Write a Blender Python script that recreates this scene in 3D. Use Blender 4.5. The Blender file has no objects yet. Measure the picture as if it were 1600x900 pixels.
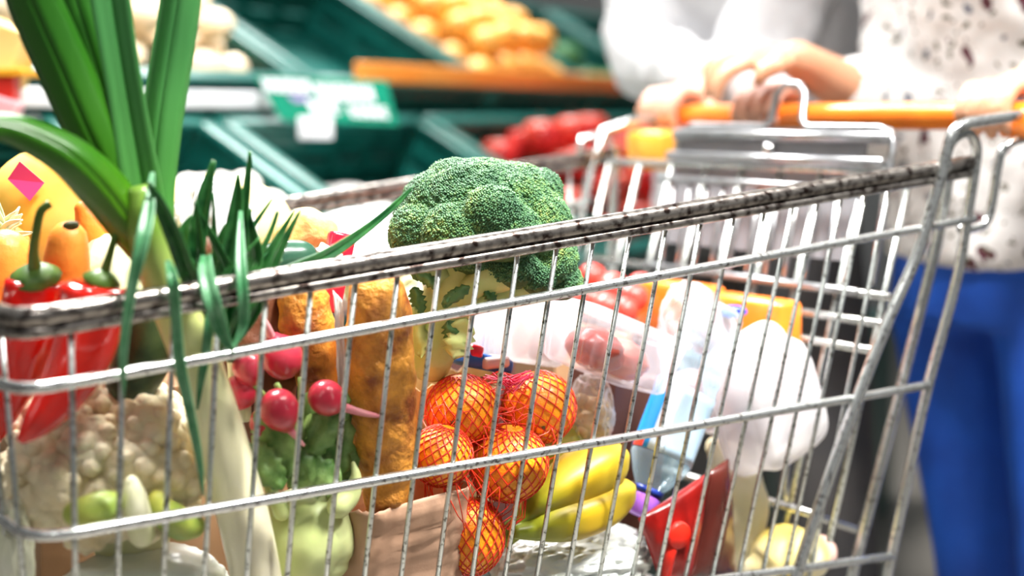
import bpy, bmesh, math, random
import numpy as np
from mathutils import Vector, Matrix, noise, Quaternion

random.seed(7)
RNG = np.random.RandomState(7)
COL = bpy.context.scene.collection
PI = math.pi
CAMZ, FPX = 1.05, 2400.0


def W(px, py, depth):
    return Vector(((px - 800) / FPX * depth, depth, CAMZ + (180 - py) / FPX * depth))


# ------------------------------------------------------------------ cart frame
TX, TY = 0.829, 0.559
CA = Vector((-0.293, 1.02, CAMZ - 0.1303))
RS = 0.0925
FL = 0.15
DR = Vector((TX, TY, RS))
DWN = Vector((-TY * FL, TX * FL, -1))
PN = DR.cross(DWN)


def D(px, py):
    ray = Vector(((px - 800) / FPX, 1, (180 - py) / FPX))
    o = Vector((0, 0, CAMZ))
    return PN.dot(CA - o) / PN.dot(ray)


def V(px, py, off=0.0):
    return W(px, py, D(px, py) + off)


def hrim(t):
    return CA.z + RS * t


def wid(t):
    return 0.42 + (t + 0.035) / 0.903 * 0.14


def C(t, v, z):
    return Vector((CA.x + TX * t - TY * v, CA.y + TY * t + TX * v, z))


def tz(px, py):
    p = V(px, py)
    return ((p.x - CA.x) * TX + (p.y - CA.y) * TY, p.z)


# ------------------------------------------------------------------ materials
MATS = {}


def pm(name, c1, c2=None, scale=20.0, rough=0.5, bump=0.0, bscale=None, metal=0.0, coat=0.0, sss=0.0, trans=0.0,
       alpha=1.0, contrast=(0.35, 0.65), detail=4.0, spec=0.5, ior=1.45, subtle=None):
    if name in MATS:
        return MATS[name]
    m = bpy.data.materials.new(name)
    m.use_nodes = True
    nt = m.node_tree
    b = nt.nodes['Principled BSDF']
    b.inputs['Roughness'].default_value = rough
    b.inputs['Metallic'].default_value = metal
    b.inputs['Coat Weight'].default_value = coat
    b.inputs['Coat Roughness'].default_value = 0.08
    b.inputs['Specular IOR Level'].default_value = spec
    b.inputs['IOR'].default_value = ior
    b.inputs['Transmission Weight'].default_value = trans
    b.inputs['Alpha'].default_value = alpha
    if sss:
        b.inputs['Subsurface Weight'].default_value = sss
        b.inputs['Subsurface Radius'].default_value = (0.01, 0.006, 0.004)
        b.inputs['Subsurface Scale'].default_value = 0.6
    tc = nt.nodes.new('ShaderNodeTexCoord')
    if c2 is None:
        b.inputs['Base Color'].default_value = (*c1, 1)
    else:
        n = nt.nodes.new('ShaderNodeTexNoise')
        n.inputs['Scale'].default_value = scale
        n.inputs['Detail'].default_value = detail
        r = nt.nodes.new('ShaderNodeValToRGB')
        r.color_ramp.elements[0].position = contrast[0]
        r.color_ramp.elements[1].position = contrast[1]
        r.color_ramp.elements[0].color = (*c1, 1)
        r.color_ramp.elements[1].color = (*c2, 1)
        nt.links.new(tc.outputs['Object'], n.inputs['Vector'])
        nt.links.new(n.outputs['Fac'], r.inputs['Fac'])
        nt.links.new(r.outputs['Color'], b.inputs['Base Color'])
    if bump:
        n2 = nt.nodes.new('ShaderNodeTexNoise')
        n2.inputs['Scale'].default_value = bscale or scale * 3
        n2.inputs['Detail'].default_value = 6
        bp = nt.nodes.new('ShaderNodeBump')
        bp.inputs['Strength'].default_value = bump
        bp.inputs['Distance'].default_value = 0.004
        nt.links.new(tc.outputs['Object'], n2.inputs['Vector'])
        nt.links.new(n2.outputs['Fac'], bp.inputs['Height'])
        nt.links.new(bp.outputs['Normal'], b.inputs['Normal'])
    MATS[name] = m
    return m


def clear_mat(name, tint=(0.95, 0.96, 0.98), solid=0.3, rough=0.08, lucent=0.0):
    """thin clear plastic: straight-through light mixed with a glossy film"""
    if name in MATS:
        return MATS[name]
    m = bpy.data.materials.new(name)
    m.use_nodes = True
    nt = m.node_tree
    b = nt.nodes['Principled BSDF']
    b.inputs['Base Color'].default_value = (*tint, 1)
    b.inputs['Roughness'].default_value = rough
    b.inputs['Specular IOR Level'].default_value = 0.9
    tr = nt.nodes.new('ShaderNodeBsdfTransparent')
    tr.inputs['Color'].default_value = (*[min(1, 0.5 + 0.5 * t) for t in tint], 1)
    mx = nt.nodes.new('ShaderNodeMixShader')
    fr = nt.nodes.new('ShaderNodeLayerWeight')
    fr.inputs['Blend'].default_value = 0.35
    mr = nt.nodes.new('ShaderNodeMapRange')
    mr.inputs['To Min'].default_value = solid
    mr.inputs['To Max'].default_value = min(1, solid + 0.55)
    nt.links.new(fr.outputs['Facing'], mr.inputs['Value'])
    nt.links.new(mr.outputs['Result'], mx.inputs['Fac'])
    nt.links.new(tr.outputs['BSDF'], mx.inputs[1])
    src = b.outputs['BSDF']
    if lucent:
        tl_ = nt.nodes.new('ShaderNodeBsdfTranslucent')
        tl_.inputs['Color'].default_value = (*tint, 1)
        m2_ = nt.nodes.new('ShaderNodeMixShader')
        m2_.inputs['Fac'].default_value = lucent
        nt.links.new(src, m2_.inputs[1])
        nt.links.new(tl_.outputs['BSDF'], m2_.inputs[2])
        src = m2_.outputs['Shader']
    nt.links.new(src, mx.inputs[2])
    nt.links.new(mx.outputs['Shader'], nt.nodes['Material Output'].inputs['Surface'])
    MATS[name] = m
    return m


def axis_ramp(name, stops, axis, lo, hi, rough=0.45, noise_amt=0.06, nscale=(60, 60, 8), bump=0.15, sss=0.0, spec=0.5):
    """colour that runs along a world axis direction of the object (its own colouring: white shank to green leaf)"""
    m = bpy.data.materials.new(name)
    m.use_nodes = True
    nt = m.node_tree
    b = nt.nodes['Principled BSDF']
    b.inputs['Roughness'].default_value = rough
    b.inputs['Specular IOR Level'].default_value = spec
    if sss:
        b.inputs['Subsurface Weight'].default_value = sss
        b.inputs['Subsurface Radius'].default_value = (0.008, 0.008, 0.004)
    tc = nt.nodes.new('ShaderNodeTexCoord')
    dp = nt.nodes.new('ShaderNodeVectorMath')
    dp.operation = 'DOT_PRODUCT'
    dp.inputs[1].default_value = axis
    mr = nt.nodes.new('ShaderNodeMapRange')
    mr.inputs['From Min'].default_value = lo
    mr.inputs['From Max'].default_value = hi
    mp = nt.nodes.new('ShaderNodeMapping')
    mp.inputs['Scale'].default_value = nscale
    n = nt.nodes.new('ShaderNodeTexNoise')
    n.inputs['Scale'].default_value = 1
    n.inputs['Detail'].default_value = 4
    ad = nt.nodes.new('ShaderNodeMath')
    ad.operation = 'MULTIPLY_ADD'
    ad.inputs[1].default_value = noise_amt * 2
    r = nt.nodes.new('ShaderNodeValToRGB')
    e = r.color_ramp.elements
    while len(e) < len(stops):
        e.new(0.5)
    for i, (p, c) in enumerate(stops):
        e[i].position = p
        e[i].color = (*c, 1)
    bp = nt.nodes.new('ShaderNodeBump')
    bp.inputs['Strength'].default_value = bump
    bp.inputs['Distance'].default_value = 0.002
    L = nt.links.new
    L(tc.outputs['Object'], dp.inputs[0])
    L(dp.outputs['Value'], mr.inputs['Value'])
    L(tc.outputs['Object'], mp.inputs['Vector'])
    L(mp.outputs['Vector'], n.inputs['Vector'])
    L(n.outputs['Fac'], ad.inputs[0])
    L(mr.outputs['Result'], ad.inputs[2])
    L(ad.outputs['Value'], r.inputs['Fac'])
    L(r.outputs['Color'], b.inputs['Base Color'])
    L(n.outputs['Fac'], bp.inputs['Height'])
    L(bp.outputs['Normal'], b.inputs['Normal'])
    return m


# ------------------------------------------------------------------ mesh builder
ORG = {}


class MB:
    def __init__(self):
        self.v, self.f, self.uv = [], [], None

    def add(self, verts, faces):
        b = len(self.v)
        self.v.extend(Vector(p) for p in verts)
        self.f.extend(tuple(b + i for i in q) for q in faces)
        return self

    def tube(self, pts, rad, n=8, cap=True, flat=1.0):
        pts = [Vector(p) for p in pts]
        if not hasattr(rad, '__len__'):
            rad = [rad] * len(pts)
        rings = []
        up = None
        for i, p in enumerate(pts):
            a = pts[max(0, i - 1)]
            c = pts[min(len(pts) - 1, i + 1)]
            tdir = (c - a).normalized()
            if up is None:
                up = Vector((0, 0, 1)) if abs(tdir.z) < 0.9 else Vector((0, 1, 0))
            x = (up - tdir * up.dot(tdir)).normalized()
            up = x
            y = tdir.cross(x)
            rings.append([p + (x * math.cos(2 * PI * k / n) + y * math.sin(2 * PI * k / n) * flat) * rad[i] for k in range(n)])
        vs = [q for r in rings for q in r]
        fs = []
        for i in range(len(rings) - 1):
            for k in range(n):
                k2 = (k + 1) % n
                fs.append((i * n + k, i * n + k2, (i + 1) * n + k2, (i + 1) * n + k))
        if cap:
            fs.append(tuple(range(n - 1, -1, -1)))
            fs.append(tuple((len(rings) - 1) * n + k for k in range(n)))
        return self.add(vs, fs)

    def ball(self, c, r, sub=3, scale=(1, 1, 1), rot=None, disp=None):
        vs, fs = ico(sub)
        out = []
        for q in vs:
            p = Vector(q)
            k = 1.0
            if disp:
                k += disp(p)
            p = Vector((p.x * scale[0], p.y * scale[1], p.z * scale[2])) * (r * k)
            if rot is not None:
                p = rot @ p
            out.append(Vector(c) + p)
        return self.add(out, fs)

    def box(self, c, size, rot=None, bevel=0.0):
        bm = bmesh.new()
        bmesh.ops.create_cube(bm, size=1)
        for q in bm.verts:
            q.co = Vector((q.co.x * size[0], q.co.y * size[1], q.co.z * size[2]))
        if bevel:
            bmesh.ops.bevel(bm, geom=bm.edges[:], offset=bevel, segments=2, affect='EDGES', profile=0.5)
        bm.verts.index_update()
        vs = [(rot @ q.co if rot is not None else q.co) + Vector(c) for q in bm.verts]
        fs = [tuple(q.index for q in fc.verts) for fc in bm.faces]
        bm.free()
        return self.add(vs, fs)

    def lathe(self, prof, origin, axis, n=28, side=None):
        """prof: list of (radius, distance along the axis)"""
        axis = Vector(axis).normalized()
        x = Vector(side) if side is not None else (Vector((0, 0, 1)) if abs(axis.z) < 0.9 else Vector((1, 0, 0)))
        x = (x - axis * x.dot(axis)).normalized()
        y = axis.cross(x)
        vs = []
        for r, h in prof:
            for k in range(n):
                a = 2 * PI * k / n
                vs.append(Vector(origin) + axis * h + (x * math.cos(a) + y * math.sin(a)) * r)
        fs = []
        for i in range(len(prof) - 1):
            for k in range(n):
                k2 = (k + 1) % n
                fs.append((i * n + k, i * n + k2, (i + 1) * n + k2, (i + 1) * n + k))
        fs.append(tuple(range(n - 1, -1, -1)))
        fs.append(tuple((len(prof) - 1) * n + k for k in range(n)))
        return self.add(vs, fs)

    def build(self, name, mat, parent=None, smooth=True, origin=None):
        if parent is not None:
            o0 = ORG[parent.name]
        elif origin is not None:
            o0 = Vector(origin)
        else:
            xs = [p.x for p in self.v]
            ys = [p.y for p in self.v]
            zs = [p.z for p in self.v]
            o0 = Vector(((min(xs) + max(xs)) / 2, (min(ys) + max(ys)) / 2, min(zs)))
        me = bpy.data.meshes.new(name)
        me.from_pydata([tuple(p - o0) for p in self.v], [], self.f)
        bm = bmesh.new()
        bm.from_mesh(me)
        bmesh.ops.recalc_face_normals(bm, faces=bm.faces)
        bm.to_mesh(me)
        bm.free()
        if smooth:
            me.shade_smooth()
        me.materials.append(mat)
        o = bpy.data.objects.new(name, me)
        COL.objects.link(o)
        if parent is not None:
            o.parent = parent
        else:
            o.location = o0
        ORG[o.name] = o0
        return o


_ICO = {}


def ico(sub):
    if sub not in _ICO:
        bm = bmesh.new()
        bmesh.ops.create_icosphere(bm, subdivisions=sub, radius=1)
        bm.verts.index_update()
        _ICO[sub] = ([tuple(q.co) for q in bm.verts], [tuple(q.index for q in fc.verts) for fc in bm.faces])
        bm.free()
    return _ICO[sub]


def empty(name, loc):
    o = bpy.data.objects.new(name, None)
    o.location = loc
    o.empty_display_size = 0.02
    COL.objects.link(o)
    ORG[o.name] = Vector(loc)
    return o


def tag(o, label, cat, group=None, kind=None):
    o['label'] = label
    o['category'] = cat
    if group:
        o['group'] = group
    if kind:
        o['kind'] = kind
    return o


def struct(o):
    o['kind'] = 'structure'
    return o


def spline(pts, n=24):
    """Catmull-Rom through points (tuples of any length)"""
    P = [np.array(p, float) for p in pts]
    P = [2 * P[0] - P[1]] + P + [2 * P[-1] - P[-2]]
    out = []
    segs = len(P) - 3
    for i in range(n + 1):
        u = i / n * segs
        k = min(int(u), segs - 1)
        s = u - k
        a, b, c, d = P[k:k + 4]
        out.append(0.5 * ((2 * b) + (c - a) * s + (2 * a - 5 * b + 4 * c - d) * s ** 2 + (3 * b - a - 3 * c + d) * s ** 3))
    return out


def fbm(p, s, o=0.0):
    return noise.fractal(Vector(p) * s + Vector((o, o * 1.7, o * 0.3)), 1.0, 2.0, 4)


def crumple(p, s, o):
    """ridged noise: sharp creases of paper and film"""
    q = Vector(p) * s + Vector((o, -o, o * 2))
    return 0.6 * (0.5 - abs(noise.noise(q))) + 0.4 * (0.5 - abs(noise.noise(q * 2.3)))


def pathV(pts, n=24):
    """pts: (px, py, offset from side panel, radius px) -> world points and radii"""
    out, rad = [], []
    for q in spline(pts, n):
        dd = D(q[0], q[1]) + q[2]
        out.append(W(q[0], q[1], dd))
        rad.append(max(0.0004, q[3] / FPX * dd))
    return out, rad


def body(pts, n=28, sides=20, disp=None, round_ends=True):
    """swept solid with rounded ends"""
    P, R = pathV(pts, n)
    if round_ends:
        def cap(p0, p1, r):
            d = (p0 - p1).normalized()
            return [(p0 + d * r * math.sin(a), r * math.cos(a)) for a in (0.5, 1.0, 1.35, 1.52)]
        a = cap(P[0], P[1], R[0])
        b = cap(P[-1], P[-2], R[-1])
        P = [x for x, _ in reversed(a)] + P + [x for x, _ in b]
        R = [max(r, 1e-4) for _, r in reversed(a)] + R + [max(r, 1e-4) for _, r in b]
    m = MB().tube(P, R, sides)
    if disp:
        m.v = [disp(p, i) for i, p in enumerate(m.v)]
        # disp gets the vertex and its index
    return m


def ribbon(P, widths, face, fold=0.0, sharp=True):
    """leaf blade: path, half widths, a vector facing out of the leaf; fold < 0 puts the keel towards the viewer"""
    m = MB()
    us = [-1, -0.66, -0.33, 0, 0, 0.33, 0.66, 1] if sharp else [-1, -0.66, -0.33, 0, 0.33, 0.66, 1]
    K = len(us)
    vs = []
    for i, p in enumerate(P):
        a = P[max(0, i - 1)]
        c = P[min(len(P) - 1, i + 1)]
        t = (c - a).normalized()
        fn = (face - t * face.dot(t)).normalized()
        s = t.cross(fn)
        for u in us:
            vs.append(p + s * (u * widths[i]) + fn * (fold * widths[i] * (abs(u) - 0.15 * math.sin(abs(u) * PI))))
    fs = []
    for i in range(len(P) - 1):
        for k in range(K - 1):
            if sharp and k == 3:
                continue
            fs.append((i * K + k, i * K + k + 1, (i + 1) * K + k + 1, (i + 1) * K + k))
    return m.add(vs, fs)


def solidify(o, th):
    md = o.modifiers.new('thickness', 'SOLIDIFY')
    md.thickness = th
    md.offset = 0
    return o


def beads(name, cents, rads, mat, parent, sub=1, jitter=0.0):
    """many small buds as one mesh (numpy)"""
    vs, fs = ico(sub)
    vs = np.array(vs)
    fs = np.array(fs)
    cents = np.array(cents)
    rads = np.array(rads)
    o0 = np.array(ORG[parent.name])
    n = len(cents)
    A = (vs[None] * rads[:, None, None] + cents[:, None]) - o0
    F = (fs[None] + (np.arange(n) * len(vs))[:, None, None]).reshape(-1, 3)
    me = bpy.data.meshes.new(name)
    me.from_pydata(A.reshape(-1, 3).tolist(), [], F.tolist())
    me.shade_smooth()
    me.materials.append(mat)
    o = bpy.data.objects.new(name, me)
    COL.objects.link(o)
    o.parent = parent
    ORG[o.name] = Vector(o0)
    return o


def fib(n):
    i = np.arange(n) + 0.5
    ph = np.arccos(1 - 2 * i / n)
    th = PI * (1 + 5 ** 0.5) * i
    return np.stack([np.cos(th) * np.sin(ph), np.sin(th) * np.sin(ph), np.cos(ph)], 1)


def dup(root, loc, label=None, rotz=0.0, scale=1.0):
    r = root.copy()
    COL.objects.link(r)
    r.location = loc
    r.rotation_euler = (0, 0, rotz)
    r.scale = (scale,) * 3
    if label:
        r['label'] = label
    for ch in list(root.children):
        c = ch.copy()
        COL.objects.link(c)
        c.parent = r
        for g in list(ch.children):
            d = g.copy()
            COL.objects.link(d)
            d.parent = c
    return r


exec_parts = []
# ================================================================== room and camera
sc = bpy.context.scene
cam = bpy.data.cameras.new('camera')
co = bpy.data.objects.new('camera', cam)
COL.objects.link(co)
co.location = (0, 0, CAMZ)
co.rotation_euler = (PI / 2, 0, 0)
cam.sensor_width = 36
cam.lens = 36 * FPX / 1600
cam.shift_y = -270 / 1600
cam.clip_start = 0.05
cam.dof.use_dof = True
cam.dof.focus_distance = 1.26
cam.dof.aperture_fstop = 2.3
cam.dof.aperture_blades = 0
sc.camera = co

M_floor = pm('floor_tiles', (0.36, 0.33, 0.29), (0.42, 0.39, 0.34), 3, 0.25)
M_wall = pm('store_wall', (0.75, 0.77, 0.76), (0.8, 0.8, 0.8), 2, 0.7)
struct(MB().box((0.5, 3, -0.05), (9, 9, 0.1)).build('floor', M_floor, smooth=False))
struct(MB().box((0.5, 7.55, 1.6), (9, 0.1, 3.2)).build('wall_back', M_wall, smooth=False))
struct(MB().box((-4.05, 3, 1.6), (0.1, 9, 3.2)).build('wall_left', M_wall, smooth=False))

wd = bpy.data.worlds.new('world')
sc.world = wd
wd.use_nodes = True
bg = wd.node_tree.nodes['Background']
bg.inputs['Color'].default_value = (0.93, 0.97, 1, 1)
bg.inputs['Strength'].default_value = 0.13


def area(name, loc, target, size, power, col=(1, 1, 1), sy=None, spread=180):
    l = bpy.data.lights.new(name, 'AREA')
    l.energy = power
    l.color = col
    l.shape = 'RECTANGLE'
    l.size = size
    l.size_y = sy or size
    l.spread = math.radians(spread)
    o = bpy.data.objects.new(name, l)
    COL.objects.link(o)
    o.location = loc
    o.rotation_euler = (Vector(target) - Vector(loc)).to_track_quat('-Z', 'Y').to_euler()
    return o


area('ceiling_lamp', (0.55, 0.75, 2.75), (0.1, 1.35, 0.8), 0.3, 14, (1, 0.97, 0.92), None, 60)
area('ceiling_lamp_rear', (-0.75, 2.1, 2.9), (-0.1, 1.4, 0.9), 0.6, 17, (1, 0.98, 0.95), 0.35, 55)
area('ceiling_lamp_side', (1.3, 1.0, 2.7), (0.25, 1.4, 0.8), 0.5, 8, (1, 0.98, 0.95), 0.35, 50)
area('front_fill_light', (-0.6, -0.6, 2.6), (0.1, 1.3, 0.8), 1.0, 11, (1, 0.97, 0.93), 0.5)  # unseen soft fill from behind the camera, no store fixture
area('display_fill_light', (0.1, 1.4, 2.8), (-0.45, 2.6, 0.95), 0.5, 7, (1, 0.98, 0.95), 0.35, 50)  # added unseen light that brightens the produce display and its sign
area('ceiling_lamp_far', (-0.4, 3.7, 3.1), (-0.2, 3.0, 1.0), 1.6, 95, (1, 0.98, 0.96), 0.8, 120)

sc.view_settings.view_transform = 'Standard'
sc.view_settings.look = 'None'
sc.view_settings.gamma = 1
sc.view_settings.use_curve_mapping = False
sc.view_settings.exposure = 0.1
# ================================================================== shopping cart


def chrome(name, base, dark, scale, lo, hi, rough):
    m = pm(name, dark, base, scale, rough, metal=0.9, contrast=(lo, hi), detail=6)
    return m


M_rim = chrome('worn_chrome_rim', (0.36, 0.33, 0.30), (0.035, 0.022, 0.018), 130, 0.36, 0.56, 0.27)
M_rail = chrome('chrome_rail', (0.66, 0.68, 0.67), (0.14, 0.13, 0.12), 240, 0.34, 0.44, 0.24)
M_wire = chrome('chrome_wire', (0.58, 0.61, 0.59), (0.13, 0.13, 0.11), 260, 0.34, 0.46, 0.28)
M_dull = chrome('dull_chrome', (0.42, 0.43, 0.45), (0.3, 0.3, 0.3), 60, 0.3, 0.5, 0.32)
M_orange = pm('orange_plastic', (0.95, 0.25, 0.02), (0.9, 0.2, 0.015), 30, 0.28, coat=0.3)
M_greyplas = pm('grey_plastic', (0.22, 0.22, 0.24), (0.26, 0.26, 0.28), 30, 0.4)
M_rubber = pm('black_rubber', (0.02, 0.02, 0.02), None, rough=0.6)

cart = empty('shopping_cart', (0.25, 1.5, 0))
tag(cart, 'worn chrome wire shopping cart with orange handle, filled with groceries', 'shopping cart')
T0, T1 = -0.035, 0.868


def near(t, z, out=0.0):
    return C(t, FL * (hrim(t) - z) - out, z)


def far(t, z):
    return C(t, wid(t) - FL * (hrim(t) - z), z)


def front(u, z, out=0.0):
    """u 0..1 across the front end"""
    ins = FL * 0.8 * (hrim(T0) - z)
    a, b = FL * (hrim(T0) - z), wid(T0) - FL * (hrim(T0) - z)
    return C(T0 + ins - out, a + (b - a) * u, z)


def hoop(zl, zr, t1n, t1f, out=0.0):
    """a rail round three sides: near side, front end, far side"""
    zz = lambda t: zl + (zr - zl) * (t - T0) / (T1 - T0)
    ins = FL * 0.8 * (hrim(T0) - zl)
    P = []
    for i in range(13):
        t = t1n + (T0 + ins + 0.03 - t1n) * i / 12
        P.append(near(t, zz(t), out))
    a = P[-1]
    f0 = front(0.07, zl, out)
    corner = near(T0 + ins, zl, out)
    for s in (0.25, 0.5, 0.75):
        P.append(a * (1 - s) ** 2 + corner * 2 * s * (1 - s) + f0 * s ** 2)
    P.append(f0)
    P.append(front(0.5, zl, out))
    f1 = front(0.93, zl, out)
    P.append(f1)
    corner = far(T0 + ins, zl)
    b = far(T0 + ins + 0.03, zz(T0 + ins + 0.03))
    for s in (0.25, 0.5, 0.75):
        P.append(f1 * (1 - s) ** 2 + corner * 2 * s * (1 - s) + b * s ** 2)
    for i in range(13):
        t = T0 + ins + 0.03 + (t1f - T0 - ins - 0.03) * i / 12
        P.append(far(t, zz(t)))
    return P


def zline(pl, pr):
    (ta, za), (tb, zb) = tz(*pl), tz(*pr)
    k = (zb - za) / (tb - ta)
    return za + k * (T0 - ta), za + k * (T1 - ta), tb


R1 = (hrim(T0), hrim(T1))
z2a, z2b, t2 = zline((60, 606), (1505, 343))
z3a, z3b, t3 = zline((60, 840), (1450, 600))
z4a, z4b, t4 = zline((60, 1042), (1392, 867))
rim = MB().tube(hoop(R1[0], R1[1], T1 + 0.035, T1 + 0.03), 0.0072, 12)
rim.build('top_rim', M_rim, cart)
z1b = 0.0105
MB().tube(hoop(R1[0] - z1b, R1[1] - z1b, T1 + 0.03, T1 + 0.02, 0.002), 0.0045, 10).build('rim_rod', M_rim, cart)
for (za, zb, te) in ((z2a, z2b, t2 + 0.012), (z3a, z3b, t3), (z4a, z4b, t4)):
    MB().tube(hoop(za, zb, te, T1 - 0.02, 0.004), 0.0042, 10).build('rail', M_rail, cart)

# wires of the near side: pixel of two points on each, read off the side panel
NEARW = [(111, 513, 118, 900), (191, 589, 184, 900), (271, 500, 256, 900), (340, 500, 320, 900), (415, 460, 386, 900),
         (486, 445, 449, 900), (556, 434, 510, 900), (622, 423, 570, 900), (687, 412, 627, 900), (750, 400, 684, 900),
         (810, 390, 738, 900), (871, 378, 789, 900), (928, 368, 839, 900), (986, 358, 887, 900), (1042, 348, 937, 900),
         (1097, 338, 988, 900), (1149, 328, 1028, 900), (1196, 320, 1071, 900), (1241, 312, 1113, 900),
         (1280, 304, 1154, 900), (1317, 297, 1193, 891), (1354, 292, 1228, 888), (1391, 285, 1268, 884)]
zf = lambda t: zr(z4a, z4b, t) - 0.03
zr = lambda a, b, t: a + (b - a) * (t - T0) / (T1 - T0)


def side_wire(ta, za, tb, zb, fn):
    k = (tb - ta) / (zb - za)
    z0 = hrim(ta) - z1b
    t0 = ta + k * (z0 - za)
    t1 = tb
    for _ in range(4):
        t1 = ta + k * (zf(t1) - za)
    z1 = zf(t1)
    MB().tube([fn(t0, z0), fn((t0 + t1) / 2, (z0 + z1) / 2), fn(t1, z1)], 0.0021, 8).build('wire', M_wire, cart)
    return t1


bots = []
for (xa, ya, xb, yb) in NEARW:
    ta, za = tz(xa, ya)
    tb, zb = tz(xb, yb)
    bots.append(side_wire(ta, za, tb, zb, near))
for i in range(18):
    t = 0.03 + i * 0.046
    side_wire(t, hrim(t), t - 0.035 + 0.0005 * i, hrim(t) - 0.3, far)
for i in range(9):
    u = 0.1 + i * 0.1
    MB().tube([front(u, hrim(T0) - z1b), front(u, z3a), front(u, z4a - 0.03)], 0.0021, 8).build('wire', M_wire, cart)
# basket floor
fl = MB()
for i in range(9):
    u = i / 8
    P = []
    for t in (0.03, 0.4, 0.80):
        z = zf(t)
        a, b = near(t, z), far(t, z)
        P.append(a.lerp(b, 0.03 + 0.94 * u))
    fl.tube(P, 0.0022, 6)
for i in range(16):
    t = 0.03 + i * 0.051
    z = zf(t) - 0.004
    fl.tube([near(t, z), far(t, z)], 0.0022, 6)
fl.build('basket_floor', M_wire, cart)


def prod(pts, off, rad, mat, name, n=30, sides=10):
    q = [(x, y, off if not callable(off) else off(x, y), 1) for x, y in pts]
    P, _ = pathV(q, n)
    return MB().tube(P, rad, sides).build(name, mat, cart)


# handle brackets and the posts of the near side
prod([(1592, 180), (1540, 188), (1508, 194), (1490, 206), (1480, 235), (1466, 290), (1432, 400), (1390, 495), (1340, 622),
      (1292, 755), (1250, 880), (1235, 930)], -0.012, 0.0058, M_rail, 'handle_post', 40)
prod([(1480, 268), (1478, 245), (1486, 222), (1500, 210), (1514, 208), (1524, 222), (1525, 250), (1512, 335), (1494, 440),
      (1450, 602), (1420, 740), (1392, 870), (1380, 930)], -0.004, 0.0054, M_rail, 'side_post', 44)
prod([(1615, 214), (1585, 221), (1567, 234), (1559, 262), (1550, 318), (1541, 346), (1520, 357), (1500, 358)], 0.0, 0.0046,
     M_rail, 'bracket_loop')
# handle: an orange grip between grey ends, parallel to the back of the basket
HN = C(T1, 0, CAMZ) + Vector((TX, TY, 0)) * 0.12
HD = Vector((-TY, TX, 0))
HU = Vector((TX, TY, 0))


def H(v, fwd=0.0, up=0.0):
    return HN + HD * v + HU * fwd + Vector((0, 0, up))


hz = -0.001
hb = MB()
hb.tube([H(-0.012, 0, hz), H(-0.008, 0, hz), H(0.0, 0, hz), H(0.3, 0, hz), H(0.57, 0, hz), H(0.578, 0, hz)],
        [0.009, 0.0138, 0.0152, 0.0152, 0.0152, 0.011], 16)
hb.build('handle_grip', M_orange, cart)
MB().box(H(0.0, -0.006, -0.008), (0.022, 0.045, 0.03), Matrix.Rotation(math.atan2(HD.y, HD.x) - PI / 2, 3, 'Z'), 0.005) \
    .build('handle_end_cap', M_orange, cart)
# coin lock at the far end
lk = MB().box(H(0.535, -0.05, -0.045), (0.045, 0.07, 0.05), Matrix.Rotation(math.atan2(HD.y, HD.x) - PI / 2, 3, 'Z'), 0.008) \
    .build('coin_lock', pm('yellow_orange_plastic', (1.0, 0.45, 0.05), None, rough=0.35), cart)
# far side brackets
fp = lambda t, up: far(t, 0) * 0 + C(t, wid(min(t, T1)), up)
MB().tube([C(T1 + 0.12, wid(T1) + 0.005, CAMZ - 0.004), C(T1 + 0.05, wid(T1), CAMZ - 0.008), C(T1 + 0.005, wid(T1), CAMZ - 0.02),
           C(T1 - 0.02, wid(T1) - 0.005, CAMZ - 0.07), C(T1 - 0.10, wid(T1) - 0.05, 0.80), C(T1 - 0.17, wid(T1) - 0.06, 0.63)],
          0.0056, 10).build('handle_post', M_rail, cart)
MB().tube([far(T1 - 0.04, hrim(T1) - 0.006), C(T1 - 0.03, wid(T1), hrim(T1) + 0.02), C(T1 + 0.005, wid(T1), hrim(T1) + 0.025),
           C(T1 + 0.025, wid(T1), hrim(T1)), C(T1 - 0.01, wid(T1) - 0.03, 0.8), C(T1 - 0.06, wid(T1) - 0.05, 0.63)], 0.005, 10) \
    .build('side_post', M_rail, cart)


prod([(1484, 268), (1478, 300), (1461, 390), (1440, 478), (1405, 615), (1370, 750), (1333, 892), (1325, 930)], 0.045, 0.0058, M_rail, 'rear_post', 30)
prod([(1240, 600), (1232, 690), (1226, 762), (1234, 788), (1258, 800), (1300, 815), (1345, 830)], 0.11, 0.0038, M_rail, 'gate_loop', 30)
# rear gate: rods and cross rods between the posts
def G(v, z):
    lean = (hrim(T1) - z) * 0.30
    return C(T1 - 0.01 - lean, v, z)


for i in range(9):
    v = 0.035 + i * 0.061
    MB().tube([G(v, hrim(T1) - 0.01), G(v + 0.004, 0.8), G(v + 0.008, 0.64)], 0.0034, 8).build('gate_rod', M_wire, cart)
for z in (hrim(T1) - 0.008, 0.872, 0.846, 0.82, 0.66):
    MB().tube([G(0.01 + (hrim(T1) - z) * FL, z), G(0.54 - (hrim(T1) - z) * FL, z)], 0.0042, 8).build('gate_cross_rod', M_rail, cart)

# child seat folded against the rear gate
sv0, sv1 = 0.066, 0.40


def S(v, z, fwd=0.0):
    return C(T1 + 0.0 - fwd - (1.04 - z) * 0.22, v, z)


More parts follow.
